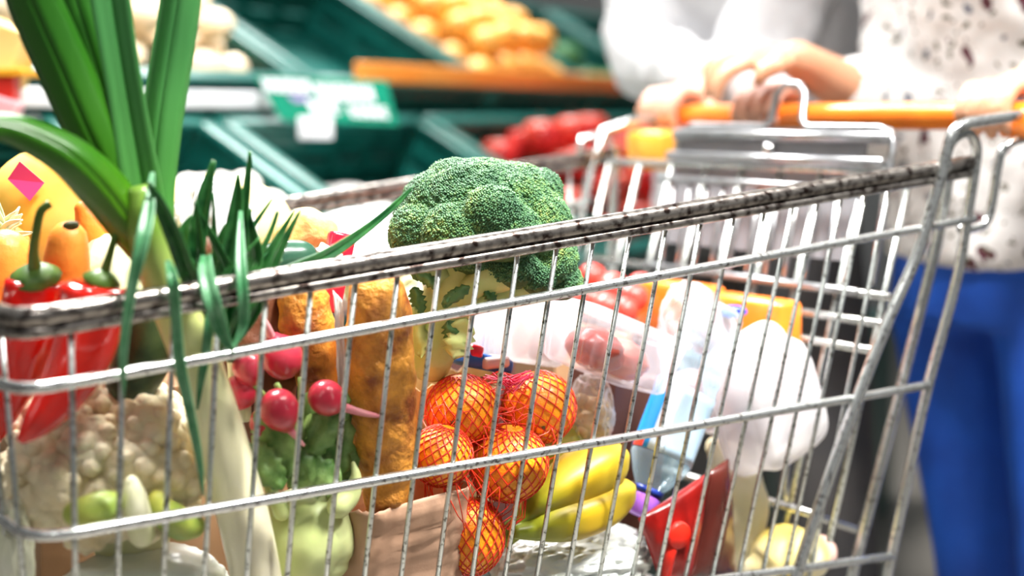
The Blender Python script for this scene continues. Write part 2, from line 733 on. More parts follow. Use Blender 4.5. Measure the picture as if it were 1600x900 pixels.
seat = MB()
seat.tube([S(sv0, 0.88), S(sv0, 1.02), S(sv0 + 0.006, 1.034), S(sv0 + 0.02, 1.037), S(0.19, 1.037), S(0.2, 1.045), S(0.203, 1.074), S(0.212, 1.084),
           S(0.235, 1.084), S(0.245, 1.074), S(0.248, 1.045), S(0.258, 1.037), S(sv1 - 0.02, 1.037), S(sv1 - 0.006, 1.033), S(sv1, 1.02), S(sv1, 0.87)], 0.0042, 10)
fr = seat.build('seat_frame', M_dull, cart)
MB().tube([S(sv0, 1.027, 0.006), S(sv1, 1.027, 0.006)], 0.0065, 10).build('seat_bar', M_dull, cart)
MB().tube([S(sv0, 1.002, 0.012), S(sv1, 1.002, 0.012)], 0.0055, 10).build('seat_bar', M_dull, cart)
pl = MB()
a, b, c_, d_ = S(sv0 + 0.035, 1.024), S(sv1 - 0.005, 1.024), S(sv1 - 0.005, 0.90), S(sv0 + 0.035, 0.90)
pl.add([a, b, c_, d_], [(0, 1, 2, 3)])
solidify(pl.build('seat_back_plate', M_greyplas, cart, smooth=False), 0.004)
bol = MB().ball(S(0.232, 1.013, 0.012), 0.007, 2).build('bolt', M_rail, cart)
for i in range(11):
    v = sv0 + 0.02 + i * 0.029
    MB().tube([S(v, 0.975, 0.016), S(v, 0.90, 0.016), S(v, 0.872, 0.016)], 0.0026, 8).build('seat_wire', M_dull, cart)
for z in (0.975, 0.874):
    MB().tube([S(sv0, z, 0.02), S(sv1, z, 0.02)], 0.004, 8).build('seat_bar', M_dull, cart)
RG = Matrix((HD, -HU, Vector((0, 0, 1)))).transposed()
for (va, vb, za, zb) in ((0.115, 0.222, 0.862, 0.782), (0.232, 0.348, 0.866, 0.800)):
    c0 = S((va + vb) / 2, (za + zb) / 2, 0.05)
    MB().box(c0, (vb - va, 0.035, za - zb), RG, 0.006).build('seat_flap', M_orange, cart)

# chassis and castors (below the picture)
ch = MB()
for fn, n_ in ((near, 'a'), (far, 'b')):
    sgn = 1 if n_ == 'a' else -1
    P = [fn(T1 - 0.16, 0.57), fn(T1 - 0.13, 0.45), fn(T1 - 0.02, 0.22), fn(T1 - 0.1, 0.17), fn(0.02, 0.15)]
    P = [Vector((p.x, p.y, p.z)) for p in P]
    ch.tube([C((p - CA).dot(Vector((TX, TY, 0))), 0.1 if n_ == 'a' else 0.4, p.z) for p in P], 0.011, 10)
for t in (0.05, 0.4, T1 - 0.12):
    ch.tube([C(t, 0.1, 0.155), C(t, 0.4, 0.155)], 0.009, 8)
ch.tube([C(0.1, 0.1, 0.15), C(0.16, 0.1, 0.4), C(0.2, 0.12, zf(0.2) - .012)], 0.009, 8)
ch.tube([C(0.1, 0.4, 0.15), C(0.16, 0.4, 0.4), C(0.2, 0.38, zf(0.2) - .012)], 0.009, 8)
ch.build('chassis', M_rail, cart)
for t in (0.06, T1 - 0.12):
    for v in (0.1, 0.4):
        MB().lathe([(0.02, -0.016), (0.052, -0.014), (0.06, -0.008), (0.06, 0.008), (0.052, 0.014), (0.02, 0.016)],
                   C(t, v, 0.06), HD, 24).build('caster_wheel', M_rubber, cart)
        MB().tube([C(t, v, 0.15), C(t, v - 0.026, 0.13), C(t, v - 0.026, 0.06), C(t, v + 0.026, 0.06), C(t, v + 0.026, 0.13), C(t, v, 0.15)],
                  0.005, 8).build('caster_fork', M_rail, cart)
# ================================================================== vegetables at the front of the cart
G_CHROME = None
# ---- leek
LKZ = V(405, 1000, 0.03).z
M_leek_stalk = axis_ramp('leek_shank', [(0.0, (0.86, 0.80, 0.60)), (0.45, (0.84, 0.80, 0.50)), (0.75, (0.60, 0.66, 0.22)), (1.0, (0.20, 0.36, 0.05))],
                         (0, 0, 1), 0.74 - LKZ, 0.985 - LKZ, rough=0.3, noise_amt=0.05, nscale=(160, 160, 6), sss=0.15)
M_leek_leaf = axis_ramp('leek_leaf', [(0.0, (0.22, 0.30, 0.03)), (0.22, (0.07, 0.20, 0.006)), (0.5, (0.028, 0.14, 0.003)), (1.0, (0.018, 0.11, 0.006))],
                        (0, 0, 1), 0.95 - LKZ, 1.12 - LKZ, rough=0.32, noise_amt=0.08, nscale=(220, 220, 5))
M_leek_blue = axis_ramp('leek_leaf_bluish', [(0.0, (0.18, 0.32, 0.05)), (0.3, (0.06, 0.23, 0.04)), (1.0, (0.05, 0.21, 0.055))],
                        (0, 0, 1), 0.95 - LKZ, 1.12 - LKZ, rough=0.35, noise_amt=0.08, nscale=(220, 220, 5))
leek = empty('leek', V(405, 1000, 0.03))
tag(leek, 'tall leek standing upright, pale shank and broad fanned green leaves', 'leek')
P = [(412, 985, 0.028, 38), (400, 900, 0.028, 39), (378, 800, 0.03, 40), (350, 700, 0.03, 39), (322, 610, 0.032, 38), (294, 530, 0.034, 37), (264, 455, 0.036, 36),
     (242, 395, 0.036, 34), (228, 340, 0.036, 30), (218, 290, 0.04, 16)]
pp, rr = pathV(P, 40)
MB().tube(pp, rr, 24).build('shank', M_leek_stalk, leek)
LZ = 1.12


def leafpx(pts, n=28):
    out, wd_ = [], []
    for q in spline(pts, n):
        out.append(W(q[0], q[1], q[2]))
        wd_.append(max(0.0005, q[3] / FPX * q[2]))
    return out, wd_


def leaf(pts, face, fold, mat, name='leaf', parent=None, th=0.0012, n=28):
    a, b = leafpx(pts, n)
    o = ribbon(a, b, Vector(face), fold).build(name, mat, parent)
    solidify(o, th)
    return o


leaf([(246, 440, 1.094, 14), (222, 378, 1.078, 32), (174, 304, 1.058, 38), (118, 246, 1.04, 34), (60, 212, 1.03, 29), (0, 192, 1.02, 24), (-70, 196, 1.0, 22)],
     (0.15, -0.85, 0.35), -0.7, M_leek_leaf, parent=leek)
leaf([(240, 420, 1.094, 20), (200, 330, 1.085, 38), (146, 225, 1.075, 40), (100, 120, 1.07, 42), (55, 20, 1.06, 42), (25, -50, 1.05, 38)],
     (0.0, -0.95, 0.15), -0.65, M_leek_leaf, parent=leek)
leaf([(240, 410, 1.10, 20), (210, 300, 1.10, 36), (178, 190, 1.10, 38), (146, 90, 1.10, 40), (115, -10, 1.10, 42), (100, -60, 1.10, 42)],
     (0.0, -0.95, 0.2), -0.6, M_leek_leaf, parent=leek)
leaf([(244, 420, 1.085, 26), (224, 300, 1.088, 30), (205, 190, 1.09, 28), (188, 90, 1.09, 28), (174, 0, 1.09, 30), (166, -60, 1.09, 30)],
     (0.1, -1, 0.1), 0.4, M_leek_blue, parent=leek)
leaf([(252, 420, 1.105, 24), (238, 320, 1.11, 30), (246, 210, 1.115, 32), (260, 110, 1.12, 33), (276, 10, 1.12, 32), (284, -60, 1.12, 30)],
     (0.0, -0.95, 0.2), -0.65, M_leek_blue, parent=leek)

# ---- bunch of spring onions: greens standing up and falling over the rim
M_onion = pm('onion_green', (0.008, 0.07, 0.018), (0.04, 0.17, 0.04), 60, 0.3, detail=3)
M_onion_pale = pm('onion_green_pale', (0.05, 0.22, 0.085), (0.15, 0.36, 0.19), 60, 0.35, detail=3)
M_onion_white = pm('onion_white', (0.75, 0.75, 0.6), (0.6, 0.68, 0.42), 40, 0.35)
oni = empty('spring_onion_bunch', V(345, 640, 0.07))
tag(oni, 'bunch of dark green onion tops behind the rim, some blades hanging over it', 'spring onions')


def blade(pts, mat=M_onion, fold=0.5, face=(0.1, -1, 0.2)):
    q = [(x, y, D(x, y) + o, w / 2) for x, y, o, w in pts]
    leaf(q, face, fold, mat, 'blade', oni, 0.001, 22)


B = 0.035
for pts in [
    [(362, 560, .06, 16), (305, 460, B, 26), (312, 360, B, 26), (322, 300, B, 22), (334, 250, B, 6)],
    [(330, 540, .05, 12), (375, 440, B, 18), (380, 350, B, 15), (386, 290, B, 12), (391, 236, B, 4)],
    [(368, 560, .06, 16), (304, 450, .02, 26), (274, 375, .008, 26), (250, 320, .005, 20), (232, 285, .005, 5)],
    [(340, 560, .05, 16), (340, 470, B, 24), (358, 390, B, 26), (370, 320, B, 20), (372, 272, B, 4)],
    [(350, 560, .05, 10), (382, 450, B, 9), (408, 395, B, 8), (424, 360, B, 7), (434, 330, B, 4)],
    [(345, 560, .05, 14), (395, 462, .03, 26), (440, 432, .03, 24), (510, 400, .03, 20), (575, 356, .03, 13), (620, 318, .03, 9), (648, 288, .03, 2)],
    [(368, 560, .06, 14), (292, 460, B, 20), (286, 400, B, 22), (288, 362, B, 18), (300, 335, B, 3)],
    [(340, 560, .05, 14), (360, 470, B, 26), (400, 410, B, 22), (388, 345, B, 14), (392, 326, B, 3)],
    [(366, 560, .065, 18), (325, 470, .045, 34), (340, 420, .045, 30), (345, 380, .045, 16), (352, 350, .045, 3)],
    [(366, 560, .065, 18), (345, 470, .05, 34), (372, 430, .05, 30), (405, 400, .05, 16), (425, 385, .05, 3)],
]:
    blade(pts)
rs = random.Random(77)
for k in range(12):
    bx, by = rs.uniform(290, 400), rs.uniform(465, 500)
    an = rs.uniform(-0.75, 0.75)
    ln = rs.uniform(90, 190)
    o0 = rs.uniform(.03, .065)
    mx_, my_ = bx + math.sin(an) * ln * 0.5 + rs.uniform(-8, 8), by - math.cos(an) * ln * 0.5
    blade([(345, 560, .06, 12), (bx, by, o0, rs.uniform(14, 22)), (mx_, my_, o0, rs.uniform(10, 18)), (bx + math.sin(an) * ln * 1.15, by - math.cos(an) * ln, o0 - .004, 2)])
Fo = -0.016
for pts in [
    [(322, 400, .02, 16), (322, 425, .0, 24), (330, 465, Fo, 26), (342, 505, Fo, 24), (352, 530, Fo, 16), (366, 552, Fo, 3)],
    [(376, 330, .03, 6), (376, 400, .0, 16), (379, 450, Fo, 17), (381, 500, Fo, 16), (372, 528, Fo, 10), (360, 548, Fo, 3)],
    [(262, 408, .0, 8), (270, 436, -.018, 18), (274, 480, Fo, 16), (280, 560, Fo, 17), (296, 640, Fo, 15), (310, 710, Fo, 11), (318, 775, Fo, 3)],
    [(238, 270, .02, 6), (232, 330, -.0, 20), (222, 380, Fo, 22), (208, 440, Fo, 18), (198, 500, Fo, 14), (192, 560, Fo, 12), (193, 620, Fo, 3)],
    [(335, 450, .03, 10), (328, 500, .02, 14), (322, 550, .01, 14), (315, 590, .01, 11), (308, 640, .01, 3)],
]:
    blade(pts, M_onion_pale, 0.35)
for k in range(4):
    pq, rq = pathV([(362 + 9 * k, 545, .095 + .004 * k, 9), (366 + 6 * k, 600, .10, 9), (368 + 5 * k, 655, .105, 10)], 8)
    MB().tube(pq, rq, 10).build('bulb', M_onion_white, oni)

# ---- red peppers
M_pepper = pm('red_pepper_skin', (0.62, 0.005, 0.004), (0.75, 0.02, 0.008), 12, 0.16, bump=0.05, bscale=40, coat=0.6)
M_pstem = pm('pepper_stem', (0.05, 0.13, 0.015), (0.12, 0.22, 0.03), 60, 0.45)


def pepper(name, spine, stem, label):
    m = MB()
    P_, R_ = pathV(spine, 26)
    n = 40
    ax = [(P_[min(i + 1, len(P_) - 1)] - P_[max(0, i - 1)]).normalized() for i in range(len(P_))]
    # shoulders: roll the top in towards the stem
    top = [(P_[0] + ax[0] * R_[0] * 0.22, R_[0] * 0.25), (P_[0] + ax[0] * R_[0] * 0.05, R_[0] * 0.45), (P_[0] - ax[0] * R_[0] * 0.10, R_[0] * 0.68),
           (P_[0] - ax[0] * R_[0] * 0.06, R_[0] * 0.88)]
    P2 = [q for q, _ in top] + P_
    R2 = [q for _, q in top] + R_
    m.tube(P2, R2, n)
    # lobes
    for i in range(len(P2)):
        for k in range(n):
            a = 2 * PI * k / n
            f = 1 + 0.085 * math.cos(3 * a + 0.6 + i * 0.02) + 0.03 * math.cos(5 * a + i * 0.1)
            p = m.v[i * n + k]
            m.v[i * n + k] = P2[i] + (p - P2[i]) * f
    root = empty(name, P_[-1])
    tag(root, label, 'pepper')
    m.build('flesh', M_pepper, root)
    sp, sr = pathV(stem, 14)
    sm = MB().tube(sp, sr, 10)
    sm.lathe([(sr[0] * 1.0, 0.006), (sr[0] * 2.2, 0.003), (sr[0] * 3.4, -0.002), (sr[0] * 3.2, -0.004)], sp[0], sp[1] - sp[0], 14)
    sm.build('stem', M_pstem, root)


pepper('red_pepper', [(152, 448, .05, 54), (142, 500, .05, 52), (124, 560, .05, 47), (94, 615, .05, 38), (58, 660, .05, 24), (30, 690, .05, 6)],
       [(160, 434, .05, 9), (168, 410, .048, 7), (176, 382, .046, 6), (185, 350, .045, 7)],
       'glossy red pointed pepper against the leek, its stem leaning right')
pepper('red_pepper', [(56, 440, .115, 46), (46, 505, .115, 46), (30, 570, .12, 40), (10, 630, .12, 28), (-8, 690, .12, 8)],
       [(55, 428, .11, 12), (52, 395, .105, 8), (57, 360, .10, 7), (64, 330, .10, 7), (78, 318, .10, 7)],
       'red pepper in the front corner with a tall hooked stem')

# ---- carrots
M_carrot = pm('carrot_skin', (0.85, 0.22, 0.02), (0.92, 0.33, 0.05), 25, 0.45, bump=0.25, bscale=120, sss=0.1)
M_carrot_top = pm('carrot_crown', (0.06, 0.07, 0.02), (0.16, 0.13, 0.04), 80, 0.7)


def carrot(spine, label, crown=None):
    m = body(spine, 20, 22)
    root = empty('carrot', m.v[-1])
    tag(root, label, 'carrot')
    m.build('root', M_carrot, root)
    if crown:
        d = (m.v[0] - m.v[len(m.v) // 2]).normalized()
        MB().ball(V(crown[0], crown[1], crown[2]), crown[3] / FPX * D(crown[0], crown[1]), 2, (1, 1, 0.6)).build('crown', M_carrot_top, root)


carrot([(106, 376, .145, 31), (104, 410, .145, 36), (101, 470, .145, 35), (98, 560, .145, 30), (96, 640, .145, 22)],
       'orange carrot standing up between the two pepper stems', (111, 352, .118, 15))
carrot([(128, 326, .19, 12), (140, 352, .19, 24), (152, 400, .19, 32), (160, 470, .19, 33), (165, 560, .19, 28)],
       'carrot leaning behind the upright one, partly under a leek leaf')
carrot([(8, 398, .235, 40), (10, 440, .235, 48), (14, 520, .235, 46), (20, 610, .235, 38)],
       'thick pale carrot behind the red pepper with the hooked stem')

# ---- pale cabbage heart and courgette behind the leek
M_pale = pm('pale_cabbage', (0.78, 0.82, 0.50), (0.45, 0.58, 0.22), 30, 0.45, bump=0.3, bscale=60, contrast=(0.5, 0.75))
m = MB().ball(V(176, 470, .168), 0.036, 4, (0.95, 0.95, 1.45), disp=lambda p: 0.05 * fbm(p, 2.5, 3) + 0.05 * abs(noise.noise(Vector((math.atan2(p.y, p.x) * 3, p.z, 0)))))
tag(m.build('napa_cabbage', M_pale), 'pale green cabbage heart showing between pepper stem and leek', 'cabbage')
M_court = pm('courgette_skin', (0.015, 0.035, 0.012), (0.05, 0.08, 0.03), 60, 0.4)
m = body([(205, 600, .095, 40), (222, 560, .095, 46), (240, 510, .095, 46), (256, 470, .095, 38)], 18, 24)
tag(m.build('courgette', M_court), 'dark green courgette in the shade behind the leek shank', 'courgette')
m = body([(400, 424, .12, 30), (432, 408, .12, 30), (468, 403, .12, 28), (486, 408, .12, 20)], 18, 24)
tag(m.build('cucumber', pm('cucumber_skin', (0.015, 0.06, 0.035), (0.04, 0.11, 0.07), 40, 0.25)), 'dark green cucumber end lying behind the rim beside onion tops', 'cucumber')

# ---- cauliflower
M_cauli = pm('cauliflower_curd', (0.74, 0.60, 0.36), (0.86, 0.76, 0.54), 25, 0.6, bump=0.5, bscale=260, sss=0.15)
M_cauli_stem = pm('cauliflower_stalk', (0.85, 0.82, 0.6), (0.7, 0.72, 0.38), 30, 0.5)
M_cauli_leaf = pm('cauliflower_leaf', (0.55, 0.55, 0.10), (0.22, 0.32, 0.05), 30, 0.45)
cc = V(165, 728, .108)
cau = empty('cauliflower', V(190, 852, .08))
tag(cau, 'large creamy cauliflower with trimmed leaf stubs behind the front wires', 'cauliflower')
R0 = 140 / FPX * 1.1
m = MB()
m.ball(cc, R0 * 0.84, 4, (1.06, 0.9, 0.86))
rs = random.Random(4)
dirs = fib(34)
for d in dirs:
    d = Vector(d)
    if d.z < -0.75:
        continue
    c1 = cc + Vector((d.x * 1.06, d.y * 0.9, d.z * 0.86)) * R0 * 0.80
    r1 = R0 * rs.uniform(0.32, 0.43)
    m.ball(c1, r1, 3, disp=lambda p, o=rs.random() * 9: 0.10 * fbm(p, 2.2, o))
    for d2 in fib(30):
        d2 = Vector(d2)
        if d2.dot(d) < 0.25:
            continue
        r2 = r1 * rs.uniform(0.22, 0.34)
        m.ball(c1 + d2 * r1 * 0.86, r2, 2, disp=lambda p, o=rs.random() * 9: 0.16 * fbm(p, 2.5, o))
m.build('curd', M_cauli, cau)
for (pts, w) in (([(118, 802, .03, 20), (140, 798, .02, 25), (168, 790, .018, 24), (184, 786, .024, 14)], 0), ([(222, 835, .03, 20), (214, 800, .018, 21), (210, 775, .016, 18), (206, 755, .02, 12)], 1),
                 ([(300, 822, .035, 20), (282, 818, .03, 26), (256, 800, .022, 22), (244, 780, .022, 14)], 0)):
    o = body(pts, 14, 16)
    o.build('leaf_stub', M_cauli_stem if w else M_cauli_leaf, cau)
body([(205, 858, .10, 56), (205, 842, .10, 60), (200, 815, .10, 66)], 10, 18).build('stalk', M_cauli_stem, cau)

# ---- radishes
M_radish = pm('radish_skin', (0.46, 0.014, 0.035), (0.56, 0.05, 0.085), 18, 0.28, bump=0.05, coat=0.3)
M_rroot = pm('radish_root', (0.75, 0.35, 0.35), (0.6, 0.15, 0.2), 60, 0.5)
M_rleaf = pm('radish_leaf', (0.05, 0.15, 0.02), (0.26, 0.40, 0.12), 50, 0.45, bump=0.4, bscale=120)
rad = empty('radish_bunch', V(470, 770, .05))
tag(rad, 'bunch of small red radishes with crumpled green leaves', 'radishes')
for (x, y, r, off, tail) in (
        (440, 557, 33, .075, [(425, 528), (415, 505), (400, 480), (385, 462)]),
        (374, 613, 28, .066, [(352, 628), (338, 634), (328, 636)]),
        (388, 574, 25, .06, []),
        (437, 641, 31, .03, [(450, 668), (462, 682), (475, 696)]),
        (511, 622, 28, .028, [(540, 637), (566, 645), (592, 650), (608, 654)]),
        (412, 662, 22, .06, [])):
    c = V(x, y, off)
    rr_ = r / FPX * c.y
    tv = V(tail[0][0], tail[0][1], off) - c if tail else Vector((0.2, 0, -1))
    tv = tv.normalized()
    q = MB()
    prof = []
    for i in range(18):
        a = -PI / 2 + PI * i / 17
        h = math.sin(a)
        w_ = math.cos(a) ** 0.9 if abs(math.cos(a)) > 1e-6 else 0.0
        prof.append((max(0.0002, rr_ * w_ * (1 - 0.10 * max(0, h))), rr_ * 1.12 * h + (rr_ * 0.12 if h > 0.9 else 0)))
    q.lathe(prof, c, tv, 24)
    b = q.build('radish', M_radish, rad)
    if tail:
        pts = [(*tail[0], off)] + [(*t, off - .004) for t in tail[1:]]
        n_ = len(pts)
        pq, rq = pathV([(a_, b_, o_, 6.5 * (1 - i / n_) ** 1.2 + 0.8) for i, (a_, b_, o_) in enumerate(pts)], 12)
        MB().tube([c + tv * rr_ * 0.95] + pq, [0.0035] + rq, 8).build('tail', M_rroot, b)
rs = random.Random(11)
for (x, y, w, h, a) in ((430, 690, 32, 62, .3), (475, 680, 26, 70, -.2), (455, 725, 34, 48, .9), (510, 665, 24, 60, -.5), (525, 705, 26, 66, -.15), (415, 730, 24, 44, .6),
                        (490, 745, 32, 46, 1.2), (535, 745, 22, 52, -.3), (415, 690, 22, 50, -.4), (498, 705, 28, 60, .2)):
    off = rs.uniform(.03, .055)
    c = V(x, y, off)
    s = c.y / FPX
    q = MB()
    vs, fs = [], []
    NU, NV = 9, 14
    o_ = rs.random() * 20
    for j in range(NV):
        vv = j / (NV - 1) * 2 - 1
        wv = w * (1 - abs(vv) ** 2.2) ** 0.5 * (1 + 0.18 * math.sin(j * 2.4 + o_))
        for i in range(NU):
            uu = i / (NU - 1) * 2 - 1
            lx, lz = uu * max(wv, 1.5), vv * h
            dpt = 10 * uu * uu + 12 * noise.noise(Vector((uu * 1.6 + o_, vv * 2.2, o_)))
            X = lx * math.cos(a) - lz * math.sin(a)
            Z = lx * math.sin(a) + lz * math.cos(a)
            vs.append(c + Vector((X * s, dpt * s, Z * s)))
    for j in range(NV - 1):
        for i in range(NU - 1):
            k = j * NU + i
            fs.append((k, k + 1, k + NU + 1, k + NU))
    q.add(vs, fs)
    solidify(q.build('leaf', M_rleaf, rad), 0.0006)
for (x0, y0) in ((432, 600), (505, 600), (470, 590), (395, 600)):
    pq, rq = pathV([(x0, y0, .055, 5), ((x0 + 470) / 2, 640, .055, 5), (468, 690, .05, 5)], 8)
    MB().tube(pq, rq, 8).build('leaf_stem', pm('radish_leaf_stem', (0.25, 0.36, 0.10), None, rough=0.5), rad)

# ---- kohlrabi
M_kohl = pm('kohlrabi_skin', (0.50, 0.58, 0.22), (0.66, 0.70, 0.36), 14, 0.42, bump=0.15, bscale=60, sss=0.1)
kc = V(474, 845, .065)
koh = empty('kohlrabi', kc - Vector((0, 0, .05)))
tag(koh, 'pale green round kohlrabi under the radish leaves', 'kohlrabi')
MB().ball(kc, 82 / FPX * kc.y, 4, (1, 0.85, 1.0), disp=lambda p: 0.05 * fbm(p, 1.8, 5) - 0.05 * max(0, 1 - abs(p.z + 0.35 * p.x + 0.1) * 14)).build('bulb', M_kohl, koh)
body([(530, 790, .03, 20), (548, 772, .03, 16), (556, 745, .03, 9), (552, 725, .035, 4)], 12, 12).build('leaf_stub', M_kohl, koh)
body([(440, 800, .045, 14), (425, 770, .05, 10), (415, 745, .055, 6)], 10, 12).build('leaf_stub', M_kohl, koh)

# ---- broccoli (in focus)
M_bud = None
m_ = bpy.data.materials.new('broccoli_buds')
m_.use_nodes = True
nt = m_.node_tree
b_ = nt.nodes['Principled BSDF']
b_.inputs['Roughness'].default_value = 0.5
tc = nt.nodes.new('ShaderNodeTexCoord')
n1 = nt.nodes.new('ShaderNodeTexNoise'); n1.inputs['Scale'].default_value = 26; n1.inputs['Detail'].default_value = 3
n2 = nt.nodes.new('ShaderNodeTexNoise'); n2.inputs['Scale'].default_value = 380; n2.inputs['Detail'].default_value = 1
ad = nt.nodes.new('ShaderNodeMath'); ad.operation = 'MULTIPLY_ADD'; ad.inputs[1].default_value = 0.55
sb = nt.nodes.new('ShaderNodeMath'); sb.operation = 'SUBTRACT'; sb.inputs[1].default_value = 0.275
r_ = nt.nodes.new('ShaderNodeValToRGB')
e = r_.color_ramp.elements
while len(e) < 4:
    e.new(0.5)
for i, (p, c) in enumerate(((0.28, (0.016, 0.075, 0.03)), (0.5, (0.05, 0.15, 0.055)), (0.66, (0.13, 0.24, 0.06)), (0.82, (0.42, 0.38, 0.08)))):
    e[i].position = p
    e[i].color = (*c, 1)
for a, b in ((tc.outputs['Object'], n1.inputs['Vector']), (tc.outputs['Object'], n2.inputs['Vector']), (n2.outputs['Fac'], ad.inputs[0]), (n1.outputs['Fac'], ad.inputs[2]),
             (ad.outputs['Value'], sb.inputs[0]), (sb.outputs['Value'], r_.inputs['Fac']), (r_.outputs['Color'], b_.inputs['Base Color'])):
    nt.links.new(a, b)
M_bud = m_
M_bstem = pm('broccoli_stem', (0.42, 0.50, 0.15), (0.58, 0.62, 0.26), 24, 0.45, bump=0.2, bscale=70, sss=0.1)
M_bleaf = pm('broccoli_leaf', (0.04, 0.13, 0.03), (0.12, 0.24, 0.08), 40, 0.45)
BZ = 1.315
bro = empty('broccoli', W(672, 592, 1.30))
tag(bro, 'big dark green broccoli head leaning on the cart rim', 'broccoli')
LOBES = [  # px, py, depth, rx, ry(up), rz(depth) in px
    (745, 322, BZ, 92, 72, 95), (690, 322, BZ + .005, 62, 58, 70), (805, 318, BZ + .01, 70, 62, 80), (668, 362, BZ - .015, 60, 50, 60), (720, 365, BZ - .045, 62, 50, 48),
    (785, 362, BZ - .045, 62, 48, 48), (838, 352, BZ - .005, 54, 60, 64), (750, 290, BZ + .02, 80, 42, 70), (858, 405, BZ, 44, 50, 52), (876, 440, BZ + .005, 34, 30, 40),
    (800, 415, BZ - .02, 52, 38, 46), (838, 430, BZ - .015, 34, 32, 38), (740, 405, BZ - .02, 40, 26, 40), (640, 372, BZ - .005, 32, 30, 40), (712, 278, BZ + .01, 46, 30, 50),
    (800, 284, BZ + .02, 44, 30, 50), (648, 340, BZ + .0, 32, 32, 40), (770, 335, BZ - .055, 50, 44, 34), (845, 300, BZ + .02, 34, 36, 44)]
cents, rads, inner = [], [], MB()
ell = []
for (x, y, z, rx, ry, rz) in LOBES:
    c = W(x, y, z)
    s = z / FPX
    ell.append((np.array(c), np.array([rx * s, rz * s, ry * s])))
for k, (c, r) in enumerate(ell):
    inner.ball(c, 1.0, 4, tuple(r * 0.985), disp=lambda p, k=k: 0.05 * fbm(p, 3, k))
    ar = 4 * PI * ((r[0] * r[1]) ** 1.6 / 3 + (r[0] * r[2]) ** 1.6 / 3 + (r[1] * r[2]) ** 1.6 / 3) ** (1 / 1.6)
    n = int(ar / (0.0018 ** 2 * 0.95))
    for d in fib(n):
        sub = 1 + 0.05 * fbm(Vector(d), 3, k) + 0.035 * noise.noise(Vector(d) * 9 + Vector((k, 0, 0)))
        p = c + d * r * sub
        if d[2] < -0.55:
            continue
        if d[1] > 0.75:
            continue
        inside = False
        for j, (c2, r2) in enumerate(ell):
            if j != k:
                q = (p - c2) / r2
                if q @ q < 0.90:
                    inside = True
                    break
        if inside:
            continue
        cents.append(p + RNG.normal(0, 0.00028, 3))
        rads.append(RNG.uniform(0.0009, 0.00145))
inner.build('floret_core', pm('broccoli_inner', (0.02, 0.06, 0.015), (0.06, 0.12, 0.03), 200, 0.7), bro)
buds = beads('crown', cents, rads, M_bud, bro, 1)


def bz(pts, n=16, sides=18, rough=0.03):
    P_, R_ = leafpx(pts, n)
    m = MB().tube(P_, R_, sides)
    m.v = [p + Vector((noise.noise(p * 60), noise.noise(p * 60 + Vector((5, 5, 5))), noise.noise(p * 60 + Vector((9, 1, 4))))) * 0.0022 for p in m.v]
    return m


st = bz([(668, 592, 1.30, 16), (672, 575, 1.30, 30), (676, 545, 1.30, 38), (688, 500, 1.302, 40), (702, 450, 1.305, 38), (722, 405, 1.31, 44), (740, 370, 1.315, 50)], 26, 24)
st.build('stem', M_bstem, bro)
for pts in ([(705, 480, 1.295, 14), (740, 445, 1.29, 22), (790, 425, 1.29, 28), (815, 410, 1.30, 30)], [(700, 500, 1.30, 16), (745, 470, 1.30, 20), (800, 452, 1.30, 20), (850, 430, 1.305, 24)],
            [(690, 440, 1.29, 18), (672, 415, 1.29, 24), (665, 385, 1.29, 30)]):
    bz(pts).build('branch', M_bstem, bro)


def small_leaf(px, py, z, w, h, ang, mat, parent, o_=0.0, name='leaf'):
    c = W(px, py, z)
    s = z / FPX
    vs, fs = [], []
    NU, NV = 7, 12
    for j in range(NV):
        vv = j / (NV - 1) * 2 - 1
        wv = w * (1 - abs(vv) ** 2) ** 0.5 * (1 + 0.25 * math.sin(j * 2.9 + o_))
        for i in range(NU):
            uu = i / (NU - 1) * 2 - 1
            lx, lz = uu * max(wv, 1.0), vv * h
            dp = 8 * uu * uu + 9 * noise.noise(Vector((uu * 1.5 + o_, vv * 2, o_)))
            vs.append(c + Vector(((lx * math.cos(ang) - lz * math.sin(ang)) * s, dp * s, (lx * math.sin(ang) + lz * math.cos(ang)) * s)))
    for j in range(NV - 1):
        for i in range(NU - 1):
            k = j * NU + i
            fs.append((k, k + 1, k + NU + 1, k + NU))
    return solidify(MB().add(vs, fs).build(name, mat, parent), 0.0007)


for a in ((712, 462, 1.262, 10, 26, -1.0, 1.0), (702, 468, 1.262, 8, 16, -0.6, 4.0), (668, 438, 1.27, 9, 22, 1.0, 2.0), (652, 470, 1.275, 12, 22, 0.3, 3.0), (765, 462, 1.28, 9, 14, 0.6, 6.0), (708, 520, 1.27, 16, 20, .4, 7.0), (655, 430, 1.28, 10, 14, 1.4, 8.)):
    small_leaf(*a[:6], M_bleaf, bro, a[6])
for a in ((718, 530, 1.268, 22, 34, -0.3, 2.2), (652, 520, 1.272, 14, 40, 0.15, 5.2)):
    small_leaf(*a[:6], M_bstem, bro, a[6], 'leaf_stub')
# ================================================================== other groceries in the cart
def crumpled(name, c, size, mat, label, cat, sub=5, amt=0.22, s=2.2, o=1.0, rot=None, parent=None):
    m = MB().ball(c, 1.0, sub, size, rot if rot is not None else RBX, disp=lambda p: amt * crumple(p, s, o) * 2 + 0.5 * amt * fbm(p, 1.2, o))
    ob = m.build(name, mat, parent)
    if label:
        tag(ob, label, cat)
    return ob


def frame_rot(xpx, ypx):
    """rotation whose x axis points along the given picture direction in the side panel and z up across it"""
    d = DR.normalized()
    a = (d * xpx + Vector((0, 0, 1)) * -ypx).normalized()
    n = Vector((TY, -TX, 0)).normalized()
    n = (n - a * n.dot(a)).normalized()
    z = n.cross(a) * -1
    if z.z < 0 and abs(xpx) > abs(ypx):
        z = -z
    y = z.cross(a)
    return Matrix((a, y, z)).transposed()


